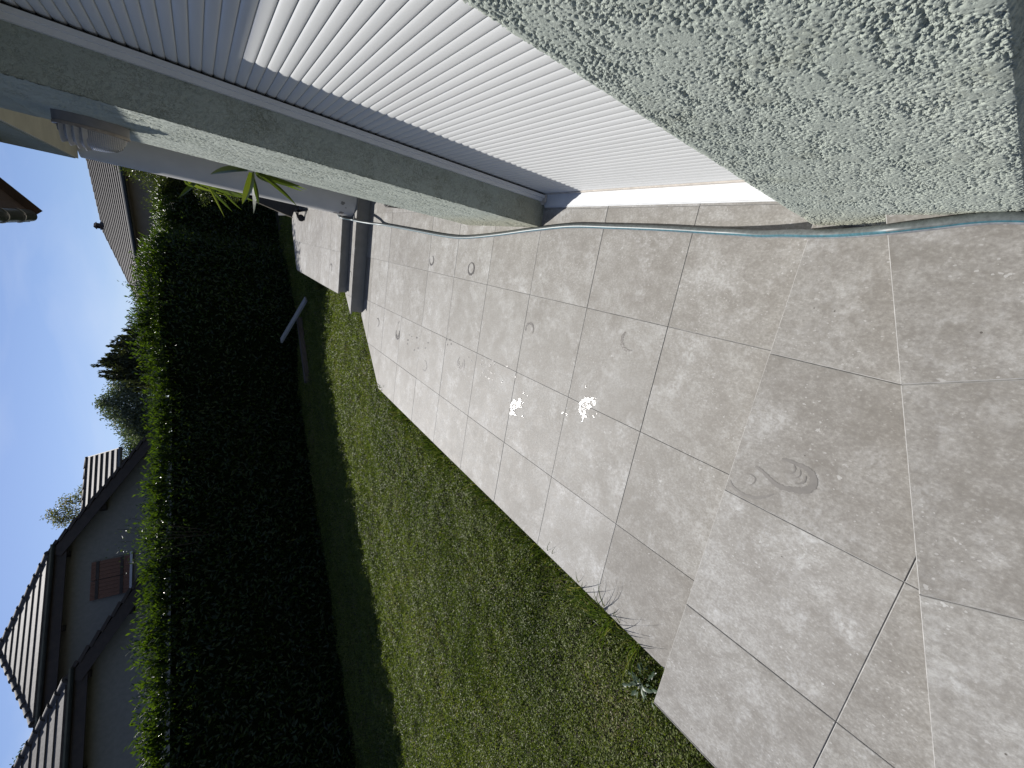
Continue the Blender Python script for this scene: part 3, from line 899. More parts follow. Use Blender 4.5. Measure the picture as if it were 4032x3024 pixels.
# ------------------------------------------------------------------ garden hose
def catmull(pts, sub=8):
    P = [Vector(p) for p in pts]; out = []
    for i in range(len(P) - 1):
        p0, p1, p2, p3 = P[max(i - 1, 0)], P[i], P[i + 1], P[min(i + 2, len(P) - 1)]
        for k in range(sub):
            t = k / sub
            out.append(0.5 * ((2 * p1) + (p2 - p0) * t + (2 * p0 - 5 * p1 + 4 * p2 - p3) * t * t + (3 * p1 - p0 - 3 * p2 + p3) * t ** 3))
    out.append(P[-1]); return out
HP = [(0.338, -0.6, 0.357), (0.339, -0.1, 0.357), (0.341, 0.06, 0.360), (0.343, 0.155, 0.366), (0.339, 0.215, 0.366), (0.327, 0.29, 0.362), (0.313, 0.40, 0.345), (0.317, 0.52, 0.262), (0.322, 0.63, 0.208),
      (0.333, 0.75, 0.14), (0.341, 0.87, 0.072), (0.352, 1.00, 0.03), (0.358, 1.14, 0.0125), (0.366, 1.428, 0.0115), (0.369, 1.787, 0.0115), (0.368, 2.118, 0.0115), (0.336, 2.516, 0.0115),
      (0.285, 3.012, 0.0115), (0.247, 3.514, 0.0115), (0.249, 3.927, 0.0115), (0.278, 4.554, 0.0115), (0.311, 5.255, 0.0115), (0.329, 5.72, 0.03), (0.327, 6.0, 0.12), (0.337, 6.30, 0.186), (0.348, 6.46, 0.20),
      (0.352, 6.60, 0.295), (0.374, 6.72, 0.308), (0.48, 6.92, 0.307), (0.75, 7.05, 0.307), (1.2, 7.0, 0.307)]
def hose_mat(name, c, spec=0.5):
    m = NT(name); v = m.coord('Object'); nn = m.noise(v, 60, 4, 0.7)
    m.color(m.ramp(nn, [(0.35, tuple(x * 0.6 for x in c)), (0.62, c)])); m.rough(0.42, spec)
    return m.mat
M_H1 = hose_mat('hose_grey', (0.10, 0.115, 0.112)); M_H2 = hose_mat('hose_blue_stripe', (0.038, 0.125, 0.155)); M_H3 = hose_mat('hose_pale_stripe', (0.24, 0.25, 0.265))
b = MB()
hp = catmull(HP, 8)
seg = 20
mats = [0] * seg
for k in range(seg):
    pass
b.tube([p + Vector((0, 0, 0.003)) for p in hp], 0.0155, seg, 0, True)
hose = b.build('garden_hose', [M_H1, M_H2, M_H3], None, True)
for p in hose.data.polygons:
    c = p.center; k = min(range(len(hp)), key=lambda q: (hp[q] - c).length_squared)
    t = (hp[min(k + 1, len(hp) - 1)] - hp[max(k - 1, 0)]).normalized()
    left = Vector((0, 0, 1)).cross(t).normalized(); up = t.cross(left)
    ph = math.degrees(math.atan2(p.normal.dot(up), p.normal.dot(left)))
    p.material_index = 1 if 34 < ph < 62 else (2 if -40 < ph <= 34 else 0)
tag(hose, 'grey garden hose with blue stripe lying along the foot of the house wall', 'garden hose')

# ------------------------------------------------------------------ wet heel prints on the tiles
wm = NT('wet_stone'); v = wm.coord('Object'); nn = wm.noise(v, 25, 5, 0.7)
wm.color(wm.ramp(nn, [(0.3, (0.085, 0.076, 0.066)), (0.7, (0.125, 0.114, 0.101))])); wm.rough(0.32, 0.4)
wm.bump(wm.noise(v, 160, 3), 0.25, 0.004)
M_WET = wm.mat
M_DAMP = simple('drying_stone', (0.155, 0.145, 0.130), 0.45, 0.12, 40)
wm = NT('standing_water'); v = wm.coord('Object'); nn = wm.noise(v, 12, 3)
wm.color((0.20, 0.19, 0.175)); wm.rough(0.19, 0.8); wm.bump(wm.noise(v, 110, 3, 0.6), 0.55, 0.006)
M_WATER = wm.mat
def arc_mark(bm_, cx, cy, z, r, a0, a1, w0, asp=1.0, rot=0.0, m=0, seed=1, n=26):
    rs = random.Random(seed)
    pts = []
    for k in range(n + 1):
        t = k / n; a = a0 + (a1 - a0) * t
        wv = w0 * (0.35 + 0.65 * math.sin(math.pi * min(1, max(0, t)))) * rs.uniform(0.7, 1.25)
        rr = r * rs.uniform(0.97, 1.03)
        ro = []
        for q in (rr - wv / 2, rr + wv / 2):
            x_, y_ = q * math.cos(a), q * asp * math.sin(a)
            ro.append((cx + x_ * math.cos(rot) - y_ * math.sin(rot), cy + x_ * math.sin(rot) + y_ * math.cos(rot)))
        pts.append(ro)
    for p, q in zip(pts[:-1], pts[1:]):
        bm_.quad((*p[0], z), (*q[0], z), (*q[1], z), (*p[1], z), m)
def blob(bm_, cx, cy, z, r, m=0, seed=1, asp=1.0, rot=0.0):
    rs = random.Random(seed); n = 11; c = []
    for k in range(n):
        a = 2 * math.pi * k / n; q = r * rs.uniform(0.6, 1.2)
        x_, y_ = q * math.cos(a), q * asp * math.sin(a)
        c.append((cx + x_ * math.cos(rot) - y_ * math.sin(rot), cy + x_ * math.sin(rot) + y_ * math.cos(rot), z))
    bm_.poly(c, m)
marks = [  # x, y, z, radius, arc, width, label
    (-0.370, 2.371, 0.0, 0.045, (-2.0, 2.0), 0.014, 'dark wet half ring on the tile two rows beyond the hose bend'),
    (-0.245, 1.455, 0.0, 0.058, (0.5, 3.4), 0.018, 'broken wet ring on the tile beside the shutter sill'),
    (-0.015, 3.343, 0.0, 0.052, (0.0, 6.2), 0.014, 'closed wet ring on the tile beside the window pier'),
    (-0.005, 4.174, 0.0, 0.046, (0.4, 5.2), 0.014, 'small wet ring beside the hose, in line with the lamp'),
    (-0.885, 3.293, 0.0, 0.062, (-0.6, 4.4), 0.018, 'thick wet crescent on the middle tiles with a bright core'),
    (-1.123, 4.057, 0.0, 0.056, (0.9, 5.2), 0.014, 'thin wet crescent on the middle tiles nearer the lawn'),
    (-0.952, 4.908, 0.0, 0.060, (-0.8, 3.9), 0.018, 'wet crescent with a tail on the tile row before the steps'),
    (-0.954, 5.662, 0.0, 0.056, (1.2, 5.0), 0.013, 'faint wet crescent closest to the steps by the lawn'),
    (-0.393, 7.116, ZU, 0.062, (1.6, 4.9), 0.013, 'wet crescent up on the tiles above the two steps'),
    (-0.427, 6.474, ZT, 0.060, (1.8, 4.4), 0.012, 'wet crescent on the narrow tread of the step'),
]
for i, (x_, y_, z_, r_, (a0, a1), w_, lab) in enumerate(marks):
    b = MB()
    arc_mark(b, 0, 0, 0.0014, r_, a0, a1, w_ * 1.35, 1.0, 0.3 * i, 0, 40 + i)
    if i in (4, 6):
        arc_mark(b, 0.0, 0, 0.0014, r_ * 0.55, a0 + 0.6, a1 - 0.4, w_ * 0.7, 1.0, 0.3 * i, 0, 60 + i)
    if i == 6:
        arc_mark(b, 0.1, -0.05, 0.0014, 0.07, 0.4, 1.5, 0.007, 1.0, 0, 0, 66)
    for q in range(0):
        blob(b, random.uniform(-0.16, 0.16), random.uniform(-0.14, 0.14), 0.0013, random.uniform(0.004, 0.009), 0, 90 + i * 7 + q)
    o = b.build('wet_mark', M_WET)
    o.location = (x_, y_, z_)
    tag(o, lab, 'wet mark', 'wet heel prints across the terrace')
# shoe print on the landing: outline of the sole, heel arc and tread
def stroke(bm_, pts, w0, z, seed, taper=True):
    rs = random.Random(seed)
    P = catmull([(p[0], p[1], 0) for p in pts], 6); L = []
    n = len(P)
    for k, p in enumerate(P):
        t = (P[min(k + 1, n - 1)] - P[max(k - 1, 0)]).normalized(); nn_ = Vector((-t.y, t.x, 0))
        ww = w0 * (0.30 + 0.70 * math.sin(math.pi * k / (n - 1)) if taper else 1) * rs.uniform(0.75, 1.25)
        L.append((p + nn_ * ww / 2, p - nn_ * ww / 2))
    for a, c in zip(L[:-1], L[1:]):
        bm_.quad((a[0].x, a[0].y, z), (c[0].x, c[0].y, z), (c[1].x, c[1].y, z), (a[1].x, a[1].y, z))
def shoe(label, lines):
    b = MB()
    for k, (pts, w_) in enumerate(lines):
        stroke(b, [(p[0] + 0.56, p[1] - 0.44) for p in pts], w_, 0.0014 + 0.00005 * k, 70 + k)
    o = b.build('wet_mark', M_DAMP); o.location = (-0.56, 0.44, Z2)
    tag(o, label, 'wet mark', 'wet heel prints across the terrace')
SHOE_A = [([(-0.498, 0.488), (-0.494, 0.466), (-0.495, 0.436), (-0.495, 0.41), (-0.503, 0.39), (-0.517, 0.375), (-0.543, 0.367), (-0.565, 0.374), (-0.583, 0.394), (-0.594, 0.423), (-0.603, 0.451), (-0.602, 0.479), (-0.589, 0.511), (-0.575, 0.54), (-0.57, 0.567)], 0.024), ([(-0.5, 0.445), (-0.517, 0.436), (-0.533, 0.44), (-0.539, 0.448)], 0.006), ([(-0.524, 0.397), (-0.545, 0.395), (-0.561, 0.408), (-0.566, 0.421)], 0.007), ([(-0.510, 0.420), (-0.530, 0.415), (-0.545, 0.424), (-0.552, 0.436)], 0.004)]
SHOE_B = [([(-0.671, 0.641), (-0.689, 0.625), (-0.699, 0.6), (-0.701, 0.565), (-0.69, 0.529), (-0.667, 0.497), (-0.643, 0.474)], 0.014), ([(-0.614, 0.592), (-0.609, 0.567), (-0.619, 0.552), (-0.639, 0.554), (-0.655, 0.566)], 0.005)]
shoe('large wet shoe print with tread arcs on the tile of the landing step', SHOE_A)
shoe('wet heel arc at the edge of the landing beside the large shoe print', SHOE_B)
# two splashes that catch the sun
def splash(cx, cy, lab, seed, dense, k_=1.1):
    rs = random.Random(seed); b = MB()
    arc_mark(b, 0, 0, 0.0016, 0.050, -0.5, 3.0, 0.028, 1.0, 0.5, 0, seed)
    for q in range(4):
        arc_mark(b, 0.0, 0.0, 0.0016, 0.012 + q * 0.009, -1.4, 2.6, 0.0045, 1.1, 0.5 + rs.uniform(-0.3, 0.3), 0, seed + q)
    for q in range(7):
        blob(b, -0.06 + 0.020 * q + rs.gauss(0, 0.008), 0.035 - 0.012 * q + rs.gauss(0, 0.010), 0.00162 + 0.00002 * q, rs.uniform(0.012, 0.024), 0, seed * 17 + q, rs.uniform(0.5, 1.5), rs.uniform(0, 3))
    for q in range(dense // 2):
        a = rs.uniform(0, 6.28); r = abs(rs.gauss(0, 0.085)) + 0.02
        blob(b, r * math.cos(a), r * 1.2 * math.sin(a), 0.0015 + 0.00002 * q, rs.uniform(0.003, 0.011), 0, seed * 31 + q, rs.uniform(0.6, 1.6), rs.uniform(0, 3))
    o = b.build('water_splash', M_WATER); o.location = (cx, cy, 0); o.scale = (k_, k_, 1)
    tag(o, lab, 'water splash', 'sunlit splashes of water on the tiles')
splash(-0.735, 1.66, 'large bright water splash across the tile joint in the middle of the terrace', 5, 26)
splash(-0.995, 2.37, 'smaller bright water splash one tile beyond the large one', 8, 16)
# drips between the prints
for (x0, y0, x1, y1, lab, sd_) in ((-1.0, 4.65, -0.72, 3.1, 'row of dark water drips between two wet crescents', 3), (-0.84, 3.0, -0.80, 2.45, 'smeared dark drip line leading to the small splash', 4)):
    rs = random.Random(sd_); b = MB()
    for q in range(16):
        t = rs.random(); blob(b, (x1 - x0) * t + rs.gauss(0, 0.05), (y1 - y0) * t + rs.gauss(0, 0.03), 0.0012 + q * 0.00002, rs.uniform(0.005, 0.012), 0, q + sd_ * 50, rs.uniform(0.6, 2.5), 0.2)
    o = b.build('water_drips', M_WET); o.location = (x0, y0, 0)
    tag(o, lab, 'water drips')

# ------------------------------------------------------------------ plants by the porch
def blade_leaf(b, p0, p1, p2, w, m=0, nseg=9, fold=0.16):
    p0, p1, p2 = Vector(p0), Vector(p1), Vector(p2)
    c = p1 * 2 - (p0 + p2) * 0.5
    prev = None
    for k in range(nseg + 1):
        t = k / nseg
        p = p0 * (1 - t) ** 2 + c * 2 * t * (1 - t) + p2 * t * t
        tg = ((c - p0) * (1 - t) + (p2 - c) * t).normalized()
        view = Vector((0.55, -1.0, 0.75)).normalized()
        s = tg.cross(view)
        s.normalize()
        n_ = s.cross(tg)
        ww = w * (0.35 + 0.65 * math.sin(math.pi * min(1, t * 0.9 + 0.12))) if t < 0.5 else w * (1 - ((t - 0.5) / 0.5) ** 1.7) * 1.0
        ww = max(ww, 0.0012)
        row = (p + s * ww * 0.5, p - n_ * ww * fold, p - s * ww * 0.5)
        if prev:
            b.quad(tuple(prev[0]), tuple(row[0]), tuple(row[1]), tuple(prev[1]), m)
            b.quad(tuple(prev[1]), tuple(row[1]), tuple(row[2]), tuple(prev[2]), m)
        prev = row
def foliage(b, name, mat, parent, rndv=None):
    o = b.build(name, mat, parent, True)
    a = o.data.attributes.new('rnd', 'FLOAT', 'POINT')
    vals = np.zeros(len(o.data.vertices), np.float32)
    per = 9 * 8
    for i in range(len(vals)):
        vals[i] = (math.sin(i // per * 12.9898) * 43758.5453) % 1.0
    a.data.foreach_set('value', vals)
    return o
PL1 = [[(0.484, 4.7, 1.565), (0.455, 4.95, 1.722), (0.405, 5.2, 1.821), 0.055], [(0.469, 4.7, 1.54), (0.31, 4.5, 1.58), (0.166, 4.3, 1.637), 0.058], [(0.444, 4.7, 1.53), (0.293, 4.85, 1.505), (0.13, 5.0, 1.497), 0.048],
       [(0.475, 4.7, 1.499), (0.376, 4.5, 1.366), (0.245, 4.3, 1.243), 0.026], [(0.472, 4.7, 1.489), (0.453, 4.85, 1.29), (0.435, 5.0, 1.082), 0.045], [(0.469, 4.7, 1.458), (0.431, 4.55, 1.33), (0.421, 4.4, 1.206), 0.04],
       [(0.475, 4.7, 1.478), (0.467, 4.85, 1.262), (0.461, 5.0, 1.044), 0.04], [(0.43, 4.7, 1.53), (0.30, 4.6, 1.512), (0.196, 4.45, 1.507), 0.026], [(0.478, 4.7, 1.509), (0.437, 4.85, 1.42), (0.448, 5.0, 1.311), 0.035]]
yu = empty('palm_plant', (0.62, 4.75, 0.0))
tag(yu, 'potted palm with long pointed green leaves reaching out from behind the stucco pier', 'potted plant')
b = MB()
for l in PL1: blade_leaf(b, *l[:3], l[3] * 1.35)
for k in range(9):      # the rest of the head, hidden behind the pier
    a = -0.9 + k * 0.32
    blade_leaf(b, (0.52, 4.75, 1.52), (0.62 + 0.18 * math.cos(a), 4.8 + 0.2 * math.sin(a), 1.72), (0.68 + 0.36 * math.cos(a), 4.8 + 0.42 * math.sin(a), 1.62 + 0.1 * math.sin(k * 2)), 0.05)
o = foliage(b, 'foliage', M_YUC, None); o.parent = yu; o.matrix_parent_inverse = Matrix.Translation((-0.62, -4.75, 0))
b = MB(); b.tube([(0.0, 0, 0.30), (-0.01, 0.0, 0.8), (-0.05, -0.01, 1.2), (-0.11, -0.02, 1.50)], [0.035, 0.03, 0.028, 0.03], 10)
b.build('stem', M_TRUNK, yu, True)
b = MB(); b.tube([(0, 0, 0.002), (0, 0, 0.05), (0, 0, 0.30), (0, 0, 0.32), (0, 0, 0.32), (0, 0, 0.28)], [0.12, 0.125, 0.16, 0.165, 0.148, 0.145], 24)
b.build('pot', simple('dark_pot', (0.05, 0.045, 0.04), 0.6, 0.2, 10), yu, True, 40)

PL2 = [[(0.465, 7.4, 1.903), (0.347, 7.5, 2.007), (0.207, 7.6, 2.112), 0.06], [(0.441, 7.4, 1.803), (0.266, 7.3, 1.716), (0.064, 7.2, 1.631), 0.022], [(0.392, 7.4, 1.76), (0.285, 7.5, 1.649), (0.164, 7.6, 1.521), 0.03],
       [(0.441, 7.4, 1.67), (0.312, 7.3, 1.56), (0.204, 7.2, 1.44), 0.022], [(0.46, 7.4, 1.774), (0.411, 7.5, 1.648), (0.38, 7.6, 1.396), 0.05], [(0.455, 7.4, 1.759), (0.400, 7.3, 1.589), (0.375, 7.2, 1.36), 0.045],
       [(0.454, 7.4, 1.73), (0.42, 7.5, 1.49), (0.43, 7.6, 1.328), 0.05], [(0.46, 7.4, 1.60), (0.40, 7.5, 1.42), (0.36, 7.6, 1.22), 0.03], [(0.758, 7.4, 2.048), (0.692, 7.3, 2.092), (0.62, 7.2, 2.134), 0.05]]
y2 = empty('yucca_plant', (0.66, 7.45, ZU))
tag(y2, 'taller spiky yucca with drooping leaves standing behind the white round column', 'potted plant')
b = MB()
for l in PL2: blade_leaf(b, *l[:3], l[3] * 1.25)
for k in range(16):
    a = k * 0.42
    blade_leaf(b, (0.64, 7.45, 1.80), (0.64 + 0.2 * math.cos(a), 7.5 + 0.22 * math.sin(a), 1.95 + 0.08 * math.sin(k)), (0.66 + 0.3 * math.cos(a), 7.5 + 0.36 * math.sin(a), 1.7 + 0.2 * math.sin(k * 1.7)), 0.045)
o = foliage(b, 'foliage', M_YUC, None); o.parent = y2; o.matrix_parent_inverse = Matrix.Translation((-0.66, -7.45, -ZU))
b = MB(); b.tube([(0, 0, 0.28), (0.01, 0, 0.9), (-0.02, 0, 1.5)], [0.05, 0.045, 0.045], 10)
b.build('stem', M_TRUNK, y2, True)
b = MB(); b.tube([(0, 0, 0.003), (0, 0, 0.04), (0, 0, 0.30), (0, 0, 0.32), (0, 0, 0.32), (0, 0, 0.27)], [0.12, 0.13, 0.17, 0.175, 0.155, 0.15], 24)
b.build('pot', simple('clay_pot', (0.16, 0.09, 0.06), 0.7, 0.2, 10), y2, True, 40)

# feathery shrub glinting behind the yucca
fs = empty('feathery_shrub', (0.75, 8.6, ZU))
tag(fs, 'feathery shrub with tiny glinting leaves hanging beside the column, in front of the dark hedge', 'shrub')
P, D = [], []
for (ax, az_, bx, bz) in ((0.55, 1.95, 0.33, 1.96), (0.52, 1.90, 0.196, 1.873), (0.55, 1.86, 0.30, 1.81), (0.56, 1.80, 0.36, 1.74), (0.55, 1.60, 0.37, 1.51), (0.56, 1.56, 0.38, 1.44), (0.58, 1.50, 0.40, 1.34), (0.55, 1.75, 0.30, 1.66)):
    for k in range(150):
        t = RNG.random() ** 0.8
        P.append((ax + (bx - ax) * t + RNG.normal(0, 0.022), 8.5 + RNG.normal(0, 0.06), az_ + (bz - az_) * t - 0.10 * t * RNG.random() + RNG.normal(0, 0.02)))
P = np.array(P) - np.array([0.75, 8.6, ZU])
o = leaves('foliage', P, rand_dirs(len(P)) + np.array([-0.5, 0, -0.4]), rand_dirs(len(P)), RNG.uniform(0.012, 0.03, len(P)), 0.010, M_SHRUB, fs)
b = MB()
for (x_, z_) in ((-0.25, 1.6), (-0.2, 1.3), (-0.1, 1.75), (-0.22, 1.05)):
    b.tube([(0, 0, 0.28), (-0.02, 0, z_ * 0.5), (-0.08, -0.05, z_ * 0.85), (x_, -0.1, z_)], [0.012, 0.009, 0.006, 0.003], 6)
b.build('stem', M_TRUNK, fs, True)
b = MB(); b.tube([(0, 0, 0.003), (0, 0, 0.28), (0, 0, 0.30), (0, 0, 0.30), (0, 0, 0.25)], [0.13, 0.16, 0.165, 0.15, 0.145], 20)
b.build('pot', simple('grey_pot', (0.12, 0.12, 0.12), 0.6, 0.2, 10), fs, True, 40)

# wheeled sun lounger half hidden by the column
lo = empty('sun_lounger', (0.55, 9.4, ZU))
tag(lo, 'black wheeled sun lounger with its back raised, half hidden behind the white column', 'sun lounger')
b = MB()   # back panel, leaning
b.poly([(0.01, 0.0, 0.77), (-0.085, 0.02, 0.80), (-0.235, 0.0, 0.20), (-0.02, -0.02, 0.15)])
b.poly([(0.01, 0.03, 0.77), (-0.085, 0.05, 0.80), (-0.235, 0.03, 0.20), (-0.02, 0.01, 0.15)])
b.poly([(0.60, 0.0, 0.77), (0.01, 0.0, 0.77), (-0.02, -0.02, 0.15), (0.60, -0.02, 0.15)])
b.build('backrest', M_MESHF, lo)
b = MB(); b.obox((-0.085, 0.03, 0.82), (-0.24, 0.01, 0.19), (0, 1, 0), 0.02, (1, 0, 0.3), 0.007)
b.build('frame_tube', M_TAN, lo)
b = MB(); b.obox((-0.25, 0.0, 0.105), (0.6, 0.0, 0.105), (0, 1, 0), 0.015, (0, 0, 1), 0.012); b.obox((-0.23, 0.0, 0.105), (-0.03, 0.0, 0.17), (0, 1, 0), 0.012, (0, 0, 1), 0.01)
b.build('frame_rail', M_BLACKM, lo)
b = MB()
wc = Vector((-0.215, -0.02, 0.055))
ring = [(wc.x + 0.052 * math.cos(a), wc.y, wc.z + 0.052 * math.sin(a)) for a in np.linspace(0, 2 * math.pi, 25)]
b.tube(ring, 0.012, 8, caps=False)
wh = b.build('wheel', M_BLACKM, lo, True)
b = MB(); b.tube([(wc.x, wc.y - 0.012, wc.z), (wc.x, wc.y + 0.012, wc.z)], 0.045, 20)
b.build('hub', M_MESHF, wh, True, 40)
b = MB(); b.tube([(-0.10, 0.0, 0.10), (-0.06, -0.35, 0.002)], [0.025, 0.012], 10)
b.build('leg', M_BLACKM, lo, True)
b = MB(); b.box(-0.2, 0.6, -0.02, 1.5, 0.20, 0.235)
b.build('seat', M_MESHF, lo)

# ------------------------------------------------------------------ wood by the hedge
pl = MB(); pl.obox((-0.62, 0, 0), (0.62, 0, 0), (0, 1, 0), 0.075, (0, 0, 1), 0.02)
o = pl.build('wooden_plank', M_PLANK)
pA, pB = Vector((-1.40, 10.95, -0.08)), Vector((-2.62, 11.75, 0.30))
dv = (pB - pA); o.location = (pA + pB) / 2
o.scale = (dv.length / 1.24, 1, 1)
o.rotation_euler = dv.to_track_quat('X', 'Z').to_euler()
tag(o, 'pale grey weathered plank leaning across the dark timber at the foot of the hedge', 'plank')
o = pl.build('wooden_beam', M_PLANKD)
pA, pB = Vector((-2.0, 11.6, -0.06)), Vector((-3.35, 10.55, -0.10))
dv = (pB - pA); o.location = (pA + pB) / 2; o.scale = (dv.length / 1.24, 1.0, 2.6)
o.rotation_euler = dv.to_track_quat('X', 'Z').to_euler()
tag(o, 'dark brown timber lying in the shade along the hedge under the pale plank', 'timber')

# ------------------------------------------------------------------ hedge
hd = empty('hedge', (-5.0, 9.5, -0.2))
tag(hd, 'tall clipped laurel hedge, black in its own shade with sunlit shoots along the top', 'hedge')
HN = np.array([0.785, -0.62, 0.0]); HT = np.array([0.62, 0.785, 0.0])
HN /= np.linalg.norm(HN); HT /= np.linalg.norm(HT)
HD = -10.35; HTOP = 2.62
def hedge_pt(s, q, z):   # s along, q back from the front face
    return HT * s[:, None] + HN * (HD - q)[:, None] + np.stack([np.zeros(len(s)), np.zeros(len(s)), z], 1)
def rise(s):
    t = np.clip((s - 6.6) / 2.0, 0, 1)
    u = np.clip((s - 10.3) / 2.2, 0, 1)
    return t * t * (3 - 2 * t) * (1 - 0.75 * u * u * (3 - 2 * u))
def front_q(s, z):
    wob = 0.10 * (vnoise(s * 0.9, z * 0.9, 41) - 0.5) + 0.10 * (vnoise(s * 2.6, z * 2.6, 42) - 0.5)
    return wob - 1.15 * rise(s) + np.where(z > 2.15, ((np.clip(z, 0, 2.9) - 2.15) / 0.45) ** 2 * 0.22, 0) + 0.06 * np.clip((0.5 - z), 0, 1)
S0, S1 = -6.5, 18.5
area = (S1 - S0) * 2.8
n = 34000
s = RNG.uniform(S0, S1, n); z = RNG.uniform(-0.25, 1.0, n); z = -0.25 + (z + 0.25) / 1.25 * (HTOP + 0.25 + 0.20 * rise(s))
q = front_q(s, z) + np.abs(RNG.normal(0, 0.05, n))
P = hedge_pt(s, q, z)
N = _unit(HN[None] * 1.0 + RNG.normal(0, 0.5, (n, 3)) + np.array([0, 0, 0.35]))
D = RNG.normal(0, 0.7, (n, 3)) + HN[None] * 0.35 + np.array([0, 0, 0.25])
allP, allD, allN = [P], [D], [N]
L = [RNG.uniform(0.07, 0.13, n)]
# top surface
n = 30000
s = RNG.uniform(S0, S1, n); q = RNG.uniform(0.10, 1.25, n) ; q = q - 1.15 * rise(s) * (1.25 - q) / 1.25
z = HTOP + 0.20 * rise(s) + 0.10 * (vnoise(s * 1.4, q * 2, 44) - 0.5) + RNG.normal(0, 0.03, n)
allP.append(hedge_pt(s, q, z)); allD.append(RNG.normal(0, 0.7, (n, 3)) + np.array([0, 0, 0.7])); allN.append(_unit(RNG.normal(0, 0.6, (n, 3)) + np.array([0, 0, 1.0]))); L.append(RNG.uniform(0.07, 0.12, n))
# shoots standing up along the front and the top
ns = 2600
s0 = RNG.uniform(S0, S1, ns); q0 = RNG.uniform(0.0, 0.9, ns); z0 = np.where(q0 < 0.25, HTOP - 0.25 + RNG.uniform(-0.1, 0.12, ns), HTOP) + 0.20 * rise(s0); q0 = q0 - 1.15 * rise(s0)
hh = RNG.uniform(0.08, 0.30, ns) * (0.6 + 0.9 * vnoise(s0 * 1.1, q0, 46))
lean = RNG.normal(0, 0.25, (ns, 2))
k = 9
t = np.tile(np.linspace(0.05, 1, k), ns); r = np.repeat(np.arange(ns), k)
P = hedge_pt(s0[r], q0[r] + front_q(s0[r], z0[r]) * 0 , z0[r]) + np.stack([lean[r, 0] * hh[r] * t, lean[r, 1] * hh[r] * t, hh[r] * t], 1)
a = RNG.uniform(0, 6.28, len(r))
D = np.stack([np.cos(a), np.sin(a), np.full(len(r), 1.1)], 1)
allP.append(P); allD.append(D); allN.append(_unit(np.stack([-np.cos(a), -np.sin(a), np.full(len(r), 0.7)], 1))); L.append(RNG.uniform(0.07, 0.12, len(r)))
# back side
n = 7000
s = RNG.uniform(S0, S1, n); z = RNG.uniform(0.3, HTOP, n)
allP.append(hedge_pt(s, 1.25 + 0.1 * RNG.normal(0, 1, n), z)); allD.append(RNG.normal(0, 0.7, (n, 3)) + np.array([0, 0, 0.3])); allN.append(_unit(-HN[None] + RNG.normal(0, 0.5, (n, 3)))); L.append(RNG.uniform(0.08, 0.13, n))
P = np.concatenate(allP) - np.array([-5.0, 9.5, -0.2]); D = np.concatenate(allD); N = np.concatenate(allN); L = np.concatenate(L)
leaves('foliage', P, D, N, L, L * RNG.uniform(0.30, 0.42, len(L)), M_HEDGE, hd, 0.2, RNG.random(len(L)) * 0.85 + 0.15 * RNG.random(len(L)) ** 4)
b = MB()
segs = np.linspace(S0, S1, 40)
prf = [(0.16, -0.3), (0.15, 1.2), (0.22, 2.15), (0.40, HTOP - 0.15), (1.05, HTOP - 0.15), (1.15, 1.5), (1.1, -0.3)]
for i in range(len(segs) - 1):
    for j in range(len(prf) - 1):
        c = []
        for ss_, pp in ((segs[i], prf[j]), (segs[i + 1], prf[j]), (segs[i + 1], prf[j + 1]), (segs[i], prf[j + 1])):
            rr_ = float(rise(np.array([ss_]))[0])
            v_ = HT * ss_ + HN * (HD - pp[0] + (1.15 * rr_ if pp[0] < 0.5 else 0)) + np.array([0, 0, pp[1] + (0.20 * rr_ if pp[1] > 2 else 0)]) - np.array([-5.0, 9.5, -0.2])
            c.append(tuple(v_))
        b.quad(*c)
b.build('shade_core', M_HCORE, hd)  # near-black shell behind the leaves, the hedge's inner shade as colour

# loose twigs poking above the hedge
def twig_shrub(name, label, base, tips, mat, nl, ls, group=None, spread=0.10, rad=0.012):
    r = empty(name, base); tag(r, label, 'shrub', group)
    b = MB(); P, D = [], []
    for tp in tips:
        tp = Vector(tp) - Vector(base)
        mid = tp * 0.55 + Vector((random.uniform(-.12, .12), random.uniform(-.12, .12), 0.1))
        b.tube(catmull([(0, 0, 0), mid, tp], 5), [rad] * 4 + [rad * .6] * 4 + [rad * .3] * 3, 5)
        for k in range(nl):
            t = 0.45 + 0.55 * RNG.random() ** 0.7
            p = mid * (2 * (1 - t)) + tp * (2 * t - 1) if t > 0.5 else mid * (t / 0.5)
            P.append(np.array(p) + RNG.normal(0, spread, 3)); D.append(RNG.normal(0, 1, 3) + np.array([0, 0, 0.3]))
    P, D = np.array(P), np.array(D)
    leaves('foliage', P, D, rand_dirs(len(P)), RNG.uniform(ls * .7, ls * 1.3, len(P)), ls * 0.5, mat, r)
    b.build('stem', M_TRUNK, r, True)
    return r
twig_shrub('twiggy_shrub', 'thin leafy twigs rising above the hedge before the brown gable shutter', (-6.65, 9.65, 0.3), [(-5.56, 9.0, 3.17), (-5.70, 8.8, 3.14), (-5.85, 8.6, 3.20), (-5.95, 8.5, 3.02), (-5.62, 8.9, 3.0), (-5.45, 9.1, 2.98)], M_TREE, 60, 0.05, None, 0.07)
twig_shrub('twiggy_shrub', 'wispy twigs standing above the hedge where the far tiled roof ends', (-2.2, 15.6, 0.3), [(-1.98, 15.37, 3.50), (-2.1, 15.3, 3.25), (-2.31, 15.02, 3.32), (-1.85, 15.5, 3.3), (-2.45, 15.1, 3.05), (-1.75, 15.6, 3.15)], M_TREE, 34, 0.06, None, 0.06)
